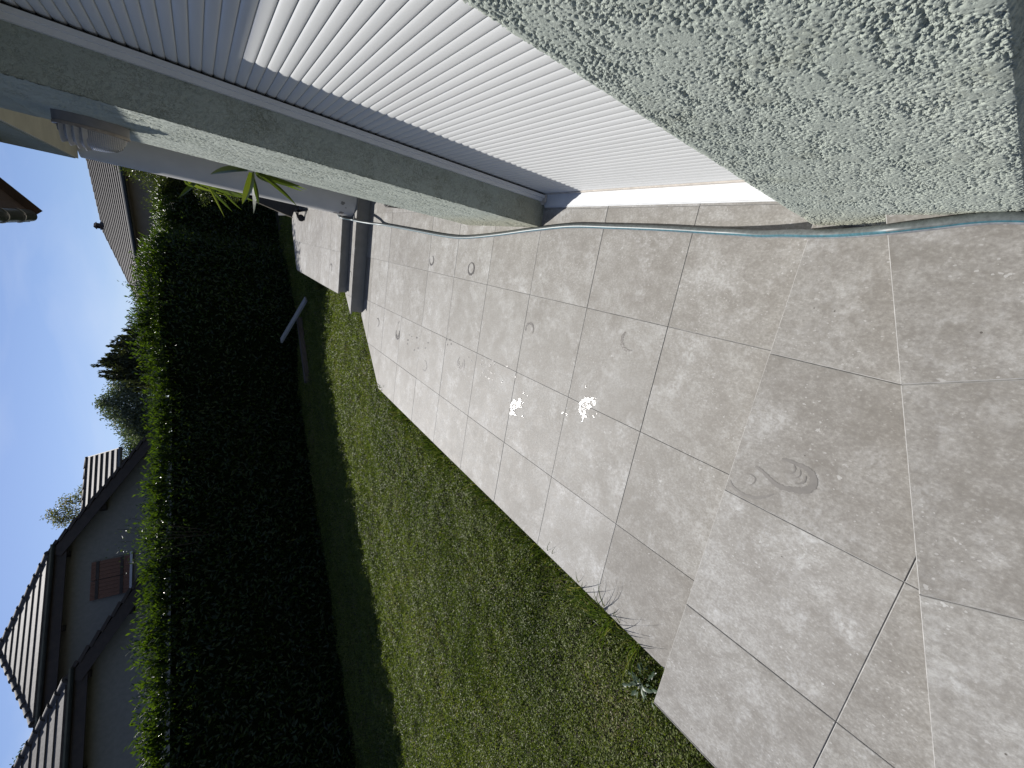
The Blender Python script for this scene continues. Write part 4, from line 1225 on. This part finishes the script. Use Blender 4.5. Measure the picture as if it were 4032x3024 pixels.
# pale shrubs in front of the far house
def bush(name, label, base, clumps, n, ls, mat, cat='shrub', group=None, up=0.35):
    r = empty(name, base); tag(r, label, cat, group)
    P, D = [], []
    b = MB()
    tot = sum(c[3] ** 2 * c[4] for c in clumps)
    for (x_, y_, z_, rr, rz) in clumps:
        k = int(n * rr * rr * rz / tot)
        dd = rand_dirs(k) * (RNG.random(k)[:, None] ** 0.45)
        wob = 0.75 + 0.5 * RNG.random(k)[:, None]
        p = dd * np.array([rr, rr, rz]) * wob + np.array([x_, y_, z_])
        P.append(p - np.array(base)); D.append(dd + RNG.normal(0, 0.5, (k, 3)) + np.array([0, 0, up]))
        c = Vector((x_, y_, z_)) - Vector(base)
        b.tube([(0, 0, 0), (c.x * .4, c.y * .4, c.z * .5), tuple(c)], [0.05, 0.035, 0.015], 6)
    P, D = np.concatenate(P), np.concatenate(D)
    leaves('foliage', P, D, rand_dirs(len(P)), RNG.uniform(ls * .7, ls * 1.4, len(P)), ls * 0.5, mat, r)
    b.build('trunk' if cat == 'tree' else 'stem', M_TRUNK, r, True)
    return r
bush('leafy_shrub', 'tall pale green shrub beside the white column before the far tiled roof', (1.1, 17.6, -0.2), [(1.25, 17.4, 2.75, 0.55, 0.85), (0.75, 17.4, 2.45, 0.5, 0.75), (0.2, 17.4, 2.45, 0.5, 0.65), (1.7, 17.6, 2.9, 0.5, 0.8), (1.0, 17.3, 3.2, 0.32, 0.4)], 11000, 0.048, M_SHRUB)
bush('leafy_shrub', 'lower olive shrub under the far gutter, left of the tall pale shrub', (-1.0, 17.7, -0.2), [(-0.45, 17.5, 2.35, 0.5, 0.6), (-1.0, 17.4, 2.4, 0.5, 0.65), (-1.55, 17.4, 2.5, 0.42, 0.7), (-2.0, 17.4, 2.45, 0.4, 0.55)], 7000, 0.048, M_TREE)

# ------------------------------------------------------------------ neighbour's house with two half-hipped gables
ra = empty('neighbour_house', (-9.75, 15.13, -0.2), math.atan2(0.676, 0.737))
tag(ra, 'big grey house behind the hedge with two half hipped gables and brown shutters', 'house')
OZ = 0.2     # local z = world z + OZ
def clip3(poly, p, nrm):
    out = []
    for i in range(len(poly)):
        a, b_ = poly[i], poly[(i + 1) % len(poly)]
        da, db = (a - p).dot(nrm), (b_ - p).dot(nrm)
        if da >= 0: out.append(a)
        if (da >= 0) != (db >= 0): out.append(a + (b_ - a) * (da / (da - db)))
    return out
def courses(b, poly, pitch=0.37, lift=0.028, m=0, thick=0.10):
    """a roof face laid in overlapping courses: each course tilts and shows its butt edge"""
    poly = [Vector(p) for p in poly]
    n = (poly[1] - poly[0]).cross(poly[2] - poly[0]).normalized()
    if n.z < 0: n = -n
    up = (Vector((0, 0, 1)) - n * n.z).normalized()
    t = [p.dot(up) for p in poly]
    t0, t1 = min(t), max(t)
    ref = poly[t.index(t0)]
    k = 0
    while t0 + k * pitch < t1 - 1e-4:
        a, e = t0 + k * pitch, min(t1, t0 + (k + 1) * pitch)
        c = clip3(poly, ref + up * (a - t0), up)
        c = clip3(c, ref + up * (e - t0), -up) if len(c) >= 3 else []
        if len(c) >= 3:
            top = [p + n * (0.02 + lift * (1 - (p.dot(up) - a) / pitch)) for p in c]
            b.poly([tuple(p) for p in top], m)
            low = [p for p in c if abs(p.dot(up) - a) < 1e-3]
            if len(low) == 2:
                b.quad(tuple(low[0] + n * (0.02 + lift)), tuple(low[1] + n * (0.02 + lift)), tuple(low[1]), tuple(low[0]), m)
        k += 1
    b.poly([tuple(p - n * thick * 0.3) for p in poly], m)
def ridge_caps(p, q, r=0.085, step=0.36):
    p, q = Vector(p), Vector(q); d_ = q - p; n_ = max(1, int(d_.length / step)); u = d_.normalized()
    b = MB()
    for k in range(n_):
        a = p + u * (k * d_.length / n_); e = p + u * ((k + 1.12) * d_.length / n_)
        b.tube([a, a + u * 0.06, e], [r * 1.35, r * 1.25, r * 0.9], 10)
    return b
def gable_wing(tagname, gx, gy, gz, half, slope, hipq, run, depth, wall_back, labels):
    """half-hipped wing: gutter right end at local (gx,gy,gz); ridge runs away along +Y"""
    cx_ = gx - half; rz_ = gz + half * slope
    b = MB()
    xr, xl = cx_ + run, cx_ - run
    zr = rz_ - run * slope
    G0, G1 = (gx, gy, gz + OZ), (cx_ - half, gy, gz + OZ)
    AP = (cx_, gy + hipq, rz_ + OZ); BK = (cx_, gy + depth, rz_ + OZ)
    courses(b, [G0, (xr, gy, zr + OZ), (xr, gy + depth, zr + OZ), BK, AP])
    courses(b, [G1, AP, BK, (xl, gy + depth, zr + OZ), (xl, gy, zr + OZ)])
    courses(b, [G0, AP, G1])
    rf = b.build('roof', M_ROOFA, ra)
    for e in (G0, G1):
        ridge_caps(e, AP).build('hip_tiles', M_RIDGE, rf, True, 40)
    ridge_caps(AP, BK).build('ridge_tiles', M_RIDGE, rf, True, 40)
    for (p, q) in ((G0, (xr, gy, zr + OZ)), (G1, (xl, gy, zr + OZ))):
        b = MB()
        p, q = Vector(p), Vector(q)
        dv_ = (q - p).normalized()
        nn_ = dv_.cross(Vector((0, 1, 0))).normalized()
        if nn_.z < 0: nn_ = -nn_
        b.obox(p - nn_ * 0.13, q - nn_ * 0.13, (0, 1, 0), 0.02, nn_, 0.13)
        k = 0
        L_ = (q - p).length
        while k * 0.33 < L_:      # verge tiles lapping down the edge
            a = p + dv_ * (k * 0.33); e = p + dv_ * min(L_, (k + 1.05) * 0.33)
            b.obox(a + nn_ * 0.02, e + nn_ * 0.065, (0, 1, 0), 0.06, nn_, 0.035)
            k += 1
        b.build('verge', M_BROWN, rf)
    b = MB()
    pts = [(math.pi + math.pi * k / 8) for k in range(9)]
    ring0 = [(gy - 0.05 + 0.075 * math.cos(a), gz + OZ - 0.02 + 0.085 * math.sin(a)) for a in pts]
    for c0, c1 in zip(ring0[:-1], ring0[1:]):
        b.quad((gx + 0.22, c0[0], c0[1]), (gx + 0.22, c1[0], c1[1]), (cx_ - half - 0.22, c1[0], c1[1]), (cx_ - half - 0.22, c0[0], c0[1]))
    for xx in (gx + 0.22, cx_ - half - 0.22): b.poly([(xx, c[0], c[1]) for c in ring0])
    fb = MB(); fb.box(cx_ - half, gx, gy + 0.03, gy + 0.07, gz + OZ - 0.32, gz + OZ - 0.02); fb.build('fascia_board', M_BROWN, rf)
    b.build('gutter', M_GUT, rf, True, 35)
    # gable wall under the roof
    yw = gy + wall_back
    b = MB()
    s_ = [(xl + 0.5, 0.0), (xr - 0.5, 0.0), (xr - 0.5, rz_ - (run - 0.5) * slope + OZ - 0.15), (gx, gz + OZ - 0.14), (cx_ - half, gz + OZ - 0.14), (xl + 0.5, rz_ - (run - 0.5) * slope + OZ - 0.15)]
    b.poly([(p[0], yw, p[1]) for p in s_]); b.poly([(p[0], yw + 0.3, p[1]) for p in s_])
    for k in range(len(s_)):
        p, q = s_[k], s_[(k + 1) % len(s_)]
        b.quad((p[0], yw, p[1]), (q[0], yw, q[1]), (q[0], yw + 0.3, q[1]), (p[0], yw + 0.3, p[1]))
    for xx in (xl + 0.5, xr - 0.8):
        b.box(xx, xx + 0.3, yw + 0.3, gy + depth, 0.0, rz_ - (run - 0.5) * slope + OZ - 0.15)
    wl = b.build('wall', M_WALLA, ra)
    # soffit boarding and purlin ends
    b = MB()
    for sgn in (1, -1):
        p0, p1 = (cx_ + sgn * half, gz + OZ - 0.10), (cx_ + sgn * run, zr + OZ - 0.10)
        b.quad((p0[0], gy + 0.02, p0[1]), (p1[0], gy + 0.02, p1[1]), (p1[0], yw, p1[1]), (p0[0], yw, p0[1]))
    b.quad((cx_ - half, gy + 0.02, gz + OZ - 0.13), (cx_ + half, gy + 0.02, gz + OZ - 0.13), (cx_ + half, yw, gz + OZ - 0.13), (cx_ - half, yw, gz + OZ - 0.13))
    b.build('soffit', M_BROWN, rf)
    for xx, zz in ((gx - 0.05, gz - 0.24), (gx + 1.15, gz - 0.24 - 1.15 * slope), (cx_, gz - 0.24), (cx_ - half + 0.1, gz - 0.24)):
        b = MB(); b.box(xx - 0.07, xx + 0.07, gy + 0.10, yw + 0.02, zz + OZ - 0.10, zz + OZ + 0.06)
        b.build('purlin_end', M_BROWN, rf)
    return rf, wl
gable_wing('main', 0.0, 0.0, 5.38, 2.05, 0.62, 2.4, 6.0, 10.0, 0.5, None)
gable_wing('front', -3.31, -1.74, 4.57, 2.05, 0.66, 2.4, 5.0, 4.5, 0.45, None)
wn = empty('window', (-0.95, 0.46, 3.77 + OZ)); wn.parent = ra
for k in range(2):
    b = MB(); x0 = -0.55 + k * 0.545
    for j in range(5):
        b.box(x0 + j * 0.106, x0 + j * 0.106 + 0.100, -0.045, -0.012, 0.0, 0.83)
    s_ = b.build('shutter', M_SHB, wn)
    for zz in (0.14, 0.66):
        b = MB(); b.box(x0 + 0.01, x0 + 0.52, -0.062, -0.046, zz, zz + 0.07); b.build('batten', M_BROWN, s_)
b = MB(); b.box(-0.62, 0.62, -0.10, 0.03, -0.06, -0.005); b.build('sill', simple('white_sill', (0.55, 0.55, 0.56), 0.6, 0.05, 5), wn)
# cross wing with its own small roof on the right slope
b = MB()
X0, X1, X1r = -1.2, 3.73, 4.19; Yf, Yr, Yb = 2.45, 4.62, 6.8; zr_, ze_ = 5.50 + OZ, 4.34 + OZ
courses(b, [(X0, Yf, ze_), (X1, Yf, ze_), (X1r, Yr, zr_), (X0, Yr, zr_)], 0.40, 0.055)
courses(b, [(X1, Yb, ze_), (X0, Yb, ze_), (X0, Yr, zr_), (X1r, Yr, zr_)], 0.40, 0.055)
rw = b.build('roof', M_ROOFA, ra)
ridge_caps((X0, Yr, zr_), (X1r, Yr, zr_), 0.07, 0.4).build('ridge_tiles', M_RIDGE, rw, True, 40)
b = MB(); b.tube([(X0, Yf - 0.05, ze_ - 0.03), (X1 + 0.05, Yf - 0.05, ze_ - 0.03)], 0.06, 10); b.build('gutter', M_GUT, rw, True, 40)
b = MB(); b.obox((X1 + .02, Yf, ze_ - 0.05), (X1r + .02, Yr, zr_ - 0.05), (1, 0, 0), 0.015, (0, -1, 1), 0.08); b.obox((X1 + .02, Yb, ze_ - 0.05), (X1r + .02, Yr, zr_ - 0.05), (1, 0, 0), 0.015, (0, 1, 1), 0.08)
b.build('verge', M_BROWN, rw)
b = MB(); b.box(-1.0, 3.45, 2.85, 6.4, 0.0, ze_ + 0.02); b.build('wall', M_WALLA, ra)

# ------------------------------------------------------------------ far house with the long hipped roof
rbh = empty('far_house', (0.57, 20.5, -0.2), math.atan2(-0.66, 0.75))
tag(rbh, 'low house with long brown hipped roof and small chimney beyond the hedge', 'house')
# local x = along the eave towards the right, local y = away
hw = 2.3; Le0, Le1 = -6.75, 6.0; ez, rz_ = 3.84 + OZ, 4.94 + OZ
b = MB()
A, B_, C_, D_ = (Le0, 0, ez), (Le1, 0, ez), (Le1 - hw, hw, rz_), (Le0 + hw, hw, rz_)
E_, F_ = (Le0, 2 * hw, ez), (Le1, 2 * hw, ez)
courses(b, [A, B_, C_, D_], 0.17, 0.03); courses(b, [F_, E_, D_, C_], 0.34, 0.04)
courses(b, [E_, A, D_], 0.17, 0.03); courses(b, [B_, F_, C_], 0.34, 0.04)
rf = b.build('roof', M_ROOFB, rbh)
for p, q in ((A, D_), (E_, D_), (D_, C_), (B_, C_)):
    ridge_caps(p, q, 0.05, 0.33).build('ridge_tiles', M_ROOFB, rf, True, 40)
b = MB(); b.tube([(Le0 - .05, -0.06, ez - 0.03), (Le1, -0.06, ez - 0.03)], 0.06, 10)
b.build('gutter', simple('grey_gutter', (0.05, 0.056, 0.062), 0.85, 0.1, 5, 0.1), rf, True, 40)
b = MB(); b.box(Le0 + 0.45, Le1 - 0.45, 0.45, 2 * hw - 0.45, 0.0, ez - 0.03); b.box(Le0, Le1, -0.02, 0.44, ez - 0.10, ez - 0.04)
wl = b.build('wall', M_WALLB, rbh)
b = MB()
for x_ in (-2.4, 0.1):
    pass
b.box(-1.1, -0.1, 0.40, 0.444, 1.2 + OZ, 2.5 + OZ)
b.build('window', simple('dark_glass', (0.02, 0.022, 0.025), 0.15, 0.1, 3), rbh)
b = MB()
cxl = Le0 + hw + 0.30
b.box(cxl - 0.20, cxl + 0.20, hw - 0.18, hw + 0.18, rz_ - 0.15, rz_ + 0.14)
b.box(cxl - 0.23, cxl + 0.23, hw - 0.21, hw + 0.21, rz_ + 0.14, rz_ + 0.19)
for dx in (-0.15, 0.12):
    b.box(cxl + dx, cxl + dx + 0.04, hw - 0.15, hw + 0.15, rz_ + 0.19, rz_ + 0.36)
b.poly([(cxl - 0.24, hw - 0.2, rz_ + 0.36), (cxl + 0.24, hw - 0.2, rz_ + 0.36), (cxl, hw - 0.2, rz_ + 0.52)])
b.poly([(cxl - 0.24, hw + 0.2, rz_ + 0.36), (cxl + 0.24, hw + 0.2, rz_ + 0.36), (cxl, hw + 0.2, rz_ + 0.52)])
b.quad((cxl - 0.24, hw - 0.2, rz_ + 0.36), (cxl, hw - 0.2, rz_ + 0.52), (cxl, hw + 0.2, rz_ + 0.52), (cxl - 0.24, hw + 0.2, rz_ + 0.36))
b.quad((cxl + 0.24, hw - 0.2, rz_ + 0.36), (cxl, hw - 0.2, rz_ + 0.52), (cxl, hw + 0.2, rz_ + 0.52), (cxl + 0.24, hw + 0.2, rz_ + 0.36))
b.quad((cxl - 0.24, hw - 0.2, rz_ + 0.36), (cxl + 0.24, hw - 0.2, rz_ + 0.36), (cxl + 0.24, hw + 0.2, rz_ + 0.36), (cxl - 0.24, hw + 0.2, rz_ + 0.36))
b.v = [(cxl + (p[0] - cxl) * 0.5, hw + (p[1] - hw) * 0.5, rz_ - 0.02 + (p[2] - rz_) * 0.58) for p in b.v]
b.build('chimney', simple('chimney_brick', (0.06, 0.042, 0.036), 0.9, 0.3, 20), rf)

# ------------------------------------------------------------------ trees beyond the hedge
def spire_tree(name, label, spires, mat, n, ls):
    """columnar evergreens: upright sprays on narrow cones"""
    base = (sum(s[0] for s in spires) / len(spires), sum(s[1] for s in spires) / len(spires), -0.2)
    r = empty(name, base); tag(r, label, 'tree')
    P, D = [], []
    b = MB()
    for (x_, y_, top, rr) in spires:
        k = int(n / len(spires))
        h = RNG.random(k) ** 0.8
        zz = 0.4 + (top - 0.4) * h
        rad = rr * np.clip((1 - h) * 1.5, 0.10, 1.0) * np.sqrt(RNG.random(k)) * (0.8 + 0.4 * RNG.random(k))
        a = RNG.uniform(0, 6.28, k)
        P.append(np.stack([x_ + rad * np.cos(a), y_ + rad * np.sin(a), zz], 1) - np.array(base))
        D.append(np.stack([0.35 * np.cos(a), 0.35 * np.sin(a), np.full(k, 1.0)], 1) + RNG.normal(0, 0.2, (k, 3)))
        b.tube([(x_ - base[0], y_ - base[1], 0.0), (x_ - base[0], y_ - base[1], top * 0.85)], [0.09, 0.02], 6)
    xs_ = [q[0] for q in spires]; ys_ = [q[1] for q in spires]
    k = n
    x_ = RNG.uniform(min(xs_), max(xs_), k); o_ = np.argsort(xs_)
    tp = np.interp(x_, np.array(xs_)[o_], np.array([q[2] for q in spires])[o_]) - 0.32
    y_ = np.mean(ys_) + RNG.normal(0, 0.35, k)
    P.append(np.stack([x_, y_, 0.6 + (tp - 0.6) * RNG.random(k) ** 0.6], 1) - np.array(base)); D.append(RNG.normal(0, 0.6, (k, 3)) + np.array([0, 0, 0.6]))
    P, D = np.concatenate(P), np.concatenate(D)
    leaves('crown', P, D, rand_dirs(len(P)), RNG.uniform(ls * .7, ls * 1.5, len(P)), ls * 0.5, mat, r)
    b.build('trunk', M_TRUNK, r, True)
    return r
sps = []
for k in range(54):
    t = (k % 27) / 26.0
    x_ = -4.2 + (-7.45 + 4.2) * t; y_ = 23.5 - 0.5 * t + (0.5 if k >= 27 else -0.3)
    env = np.interp(t, [0, .12, .3, .5, .62, .72, .85, 1.0], [3.3, 3.8, 4.35, 4.8, 5.05, 5.15, 4.8, 3.9])
    sps.append((x_ + random.uniform(-.06, .06), y_ + random.uniform(-.25, .25), env + 0.15 + random.uniform(-0.24, 0.06) - (0.15 if k >= 27 else 0), random.uniform(0.34, 0.5)))
spire_tree('conifer_tree', 'dark spiky conifer clump in the middle of the skyline behind the hedge', sps, M_CONIF, 42000, 0.095)
def tree(name, label, base, clumps, n, ls, mat, drop=0.3):
    r = empty(name, base); tag(r, label, 'tree')
    P, D = [], []; b = MB()
    tot = sum(c[3] ** 2 for c in clumps)
    top = max(c[2] for c in clumps)
    b.tube([(0, 0, 0), (0.03, 0, (top + .2) * 0.35), (0, 0.05, (top + .2) * 0.7)], [0.16, 0.12, 0.06], 8)
    for (x_, y_, z_, rr) in clumps:
        k = int(n * rr * rr / tot)
        dd = rand_dirs(k) * (RNG.random(k)[:, None] ** 0.4)
        p = dd * np.array([rr, rr, rr * 0.85]) * (0.7 + 0.6 * RNG.random((k, 1)))
        P.append(p + np.array([x_, y_, z_]) - np.array(base))
        D.append(RNG.normal(0, 0.7, (k, 3)) + np.array([0, 0, -drop]))
        c = Vector((x_, y_, z_)) - Vector(base)
        b.tube([(0, 0, c.z * 0.45), (c.x * .5, c.y * .5, c.z * 0.75), tuple(c)], [0.06, 0.04, 0.015], 6)
    P, D = np.concatenate(P), np.concatenate(D)
    leaves('crown', P, D, rand_dirs(len(P)), RNG.uniform(ls * .7, ls * 1.4, len(P)), ls * 0.45, mat, r)
    b.build('trunk', M_TRUNK, r, True)
    return r
tree('willow_tree', 'pale grey green feathery tree standing left of the dark conifer clump', (-10.0, 28.3, -0.2),
     [(-10.2, 28.2, 5.5, 0.72), (-9.5, 28.4, 5.2, 0.8), (-8.85, 28.6, 4.95, 0.8), (-10.75, 28.0, 5.0, 0.85), (-11.1, 27.9, 4.6, 0.9), (-9.8, 28.2, 4.4, 1.0), (-8.6, 28.7, 4.2, 0.9), (-10.6, 28, 3.9, 1.0), (-11.6, 27.7, 4.4, 0.7), (-12.0, 27.6, 3.9, 0.8), (-9.9, 28.3, 5.95, 0.35)], 17000, 0.13, M_WILL, 0.9)
tree('broadleaf_tree', 'dark green round tree between the pale tree and the big gabled house', (-13.7, 31.2, -0.2),
     [(-14.1, 31.0, 5.1, 0.85), (-13.3, 31.3, 5.05, 0.8), (-12.7, 31.5, 4.9, 0.8), (-13.6, 31.2, 4.2, 1.0), (-12.6, 31.6, 3.9, 0.9), (-14.6, 30.8, 4.4, 0.9), (-12.0, 31.8, 4.4, 0.7), (-15.2, 30.6, 4.6, 0.8)], 13000, 0.12, M_TREE, 0.0)
tree('autumn_tree', 'yellowing sparse tree showing above the roof of the gabled house', (-14.3, 26.4, -0.2),
     [(-14.75, 26.1, 7.55, 0.42), (-14.35, 26.3, 7.15, 0.42), (-14.9, 26.0, 7.0, 0.45), (-14.2, 26.5, 6.6, 0.5), (-13.8, 26.6, 6.3, 0.42), (-14.7, 26.2, 6.3, 0.5), (-15.1, 25.9, 7.35, 0.30), (-14.5, 26.3, 5.7, 0.6), (-13.6, 26.7, 6.0, 0.35)], 3000, 0.11, M_AUT, 0.0)
tree('bare_tree', 'thin leafy tree top at the lower left corner beside the front gable roof', (-20.9, 18.8, -0.2),
     [(-20.81, 18.73, 7.5, 0.45), (-21.1, 18.5, 7.1, 0.5), (-20.7, 18.9, 6.8, 0.5), (-21.3, 18.3, 7.6, 0.4), (-20.9, 18.7, 6.0, 0.8)], 900, 0.11, M_TREE, 0.0)
bush('dark_shrub', 'small dark rounded evergreen just right of the conifer clump', (-3.7, 21.8, -0.2), [(-3.75, 21.7, 3.3, 0.45, 0.55), (-4.25, 21.8, 3.45, 0.4, 0.5), (-3.3, 21.8, 3.0, 0.45, 0.6)], 2400, 0.09, M_TREE, 'shrub')
# slim pole on the skyline
b = MB(); b.tube([(0, 0, 0), (0, 0, 6.05)], [0.05, 0.03], 8); b.tube([(-0.25, 0, 5.95), (0.25, 0, 5.95)], 0.012, 6)
o = b.build('antenna_pole', simple('pale_pole', (0.35, 0.35, 0.36), 0.5, 0.1, 5), None, True)
o.location = (-7.43, 39.3, -0.2)
tag(o, 'thin pale pole standing on the skyline right of the conifer clump', 'pole')

# ------------------------------------------------------------------ weeds along the terrace edge
def tuft(x_, y_, n, hgt, label, seed, mat=M_GRASS, wd=0.006, lean=(0.35, 0.0)):
    rs = random.Random(seed); b = MB()
    for k in range(n):
        a = rs.uniform(0, 6.28); l = hgt * rs.uniform(0.5, 1.0); o_ = l * rs.uniform(0.25, 0.8)
        p0 = (rs.gauss(0, 0.02), rs.gauss(0, 0.02), 0)
        tp = (p0[0] + math.cos(a) * o_ + lean[0] * l * 0.5, p0[1] + math.sin(a) * o_, l * rs.uniform(0.55, 0.95))
        md = (p0[0] * .5 + tp[0] * .45, p0[1] * .5 + tp[1] * .45, tp[2] * 0.72)
        blade_leaf(b, p0, md, tp, wd, 0, 6, 0.1)
    o = b.build('grass_tuft', mat, None, True)
    a = o.data.attributes.new('rnd', 'FLOAT', 'POINT')
    a.data.foreach_set('value', np.repeat(np.array([rs.random() for _ in range(len(o.data.vertices) // 8 + 1)], np.float32), 8)[:len(o.data.vertices)])
    o.location = (x_, y_, -0.145)
    tag(o, label, 'grass tuft', 'grass tufts along the terrace edge')
tuft(-1.985, 1.15, 40, 0.42, 'longest wispy grass tuft bending over the tile edge near the landing', 1)
tuft(-1.98, 1.38, 26, 0.36, 'wispy grass tuft beside the longest one, further from the landing', 2)
tuft(-1.975, 0.95, 30, 0.36, 'wispy grass tuft nearest the corner of the landing', 3)
tuft(-1.965, 1.75, 8, 0.34, 'lone thin grass sprig at the tile edge past the wispy tufts', 4)
tuft(-1.88, 5.32, 30, 0.25, 'dark weedy tuft at the corner where the terrace edge turns', 5, M_GRASS, 0.009)
tuft(-1.62, 5.86, 18, 0.18, 'weedy tuft midway along the slanting terrace edge', 6)
tuft(-1.42, 6.12, 16, 0.20, 'grass tuft on the slanting edge close to the steps', 7)
tuft(-1.12, 6.60, 30, 0.22, 'bright grass tuft at the open end of the lower step', 8, M_SHRUB, 0.010)
tuft(-0.95, 9.6, 34, 0.24, 'bright grass tuft in the last sun beside the upper terrace', 9, M_SHRUB, 0.010)
def weed(x_, y_, label, seed):
    rs = random.Random(seed); P, D, N, L = [], [], [], []
    for k in range(42):
        a = rs.uniform(0, 6.28); r = rs.uniform(0.0, 0.10)
        P.append((r * math.cos(a), r * math.sin(a), rs.uniform(0.03, 0.11))); D.append((math.cos(a), math.sin(a), rs.uniform(-0.1, 0.5))); N.append((rs.gauss(0, .2), rs.gauss(0, .2), 1)); L.append(rs.uniform(0.035, 0.065))
    L = np.array(L)
    o = leaves('weed', np.array(P), np.array(D), np.array(N), L, L * 0.42, M_WEED, None, 0.12)
    o.location = (x_, y_, -0.13); o.scale = (1.0, 1.0, 1.0)
    tag(o, label, 'weed')
weed(-2.17, 0.84, 'grey green broad leaved weed in the corner beside the landing', 3)
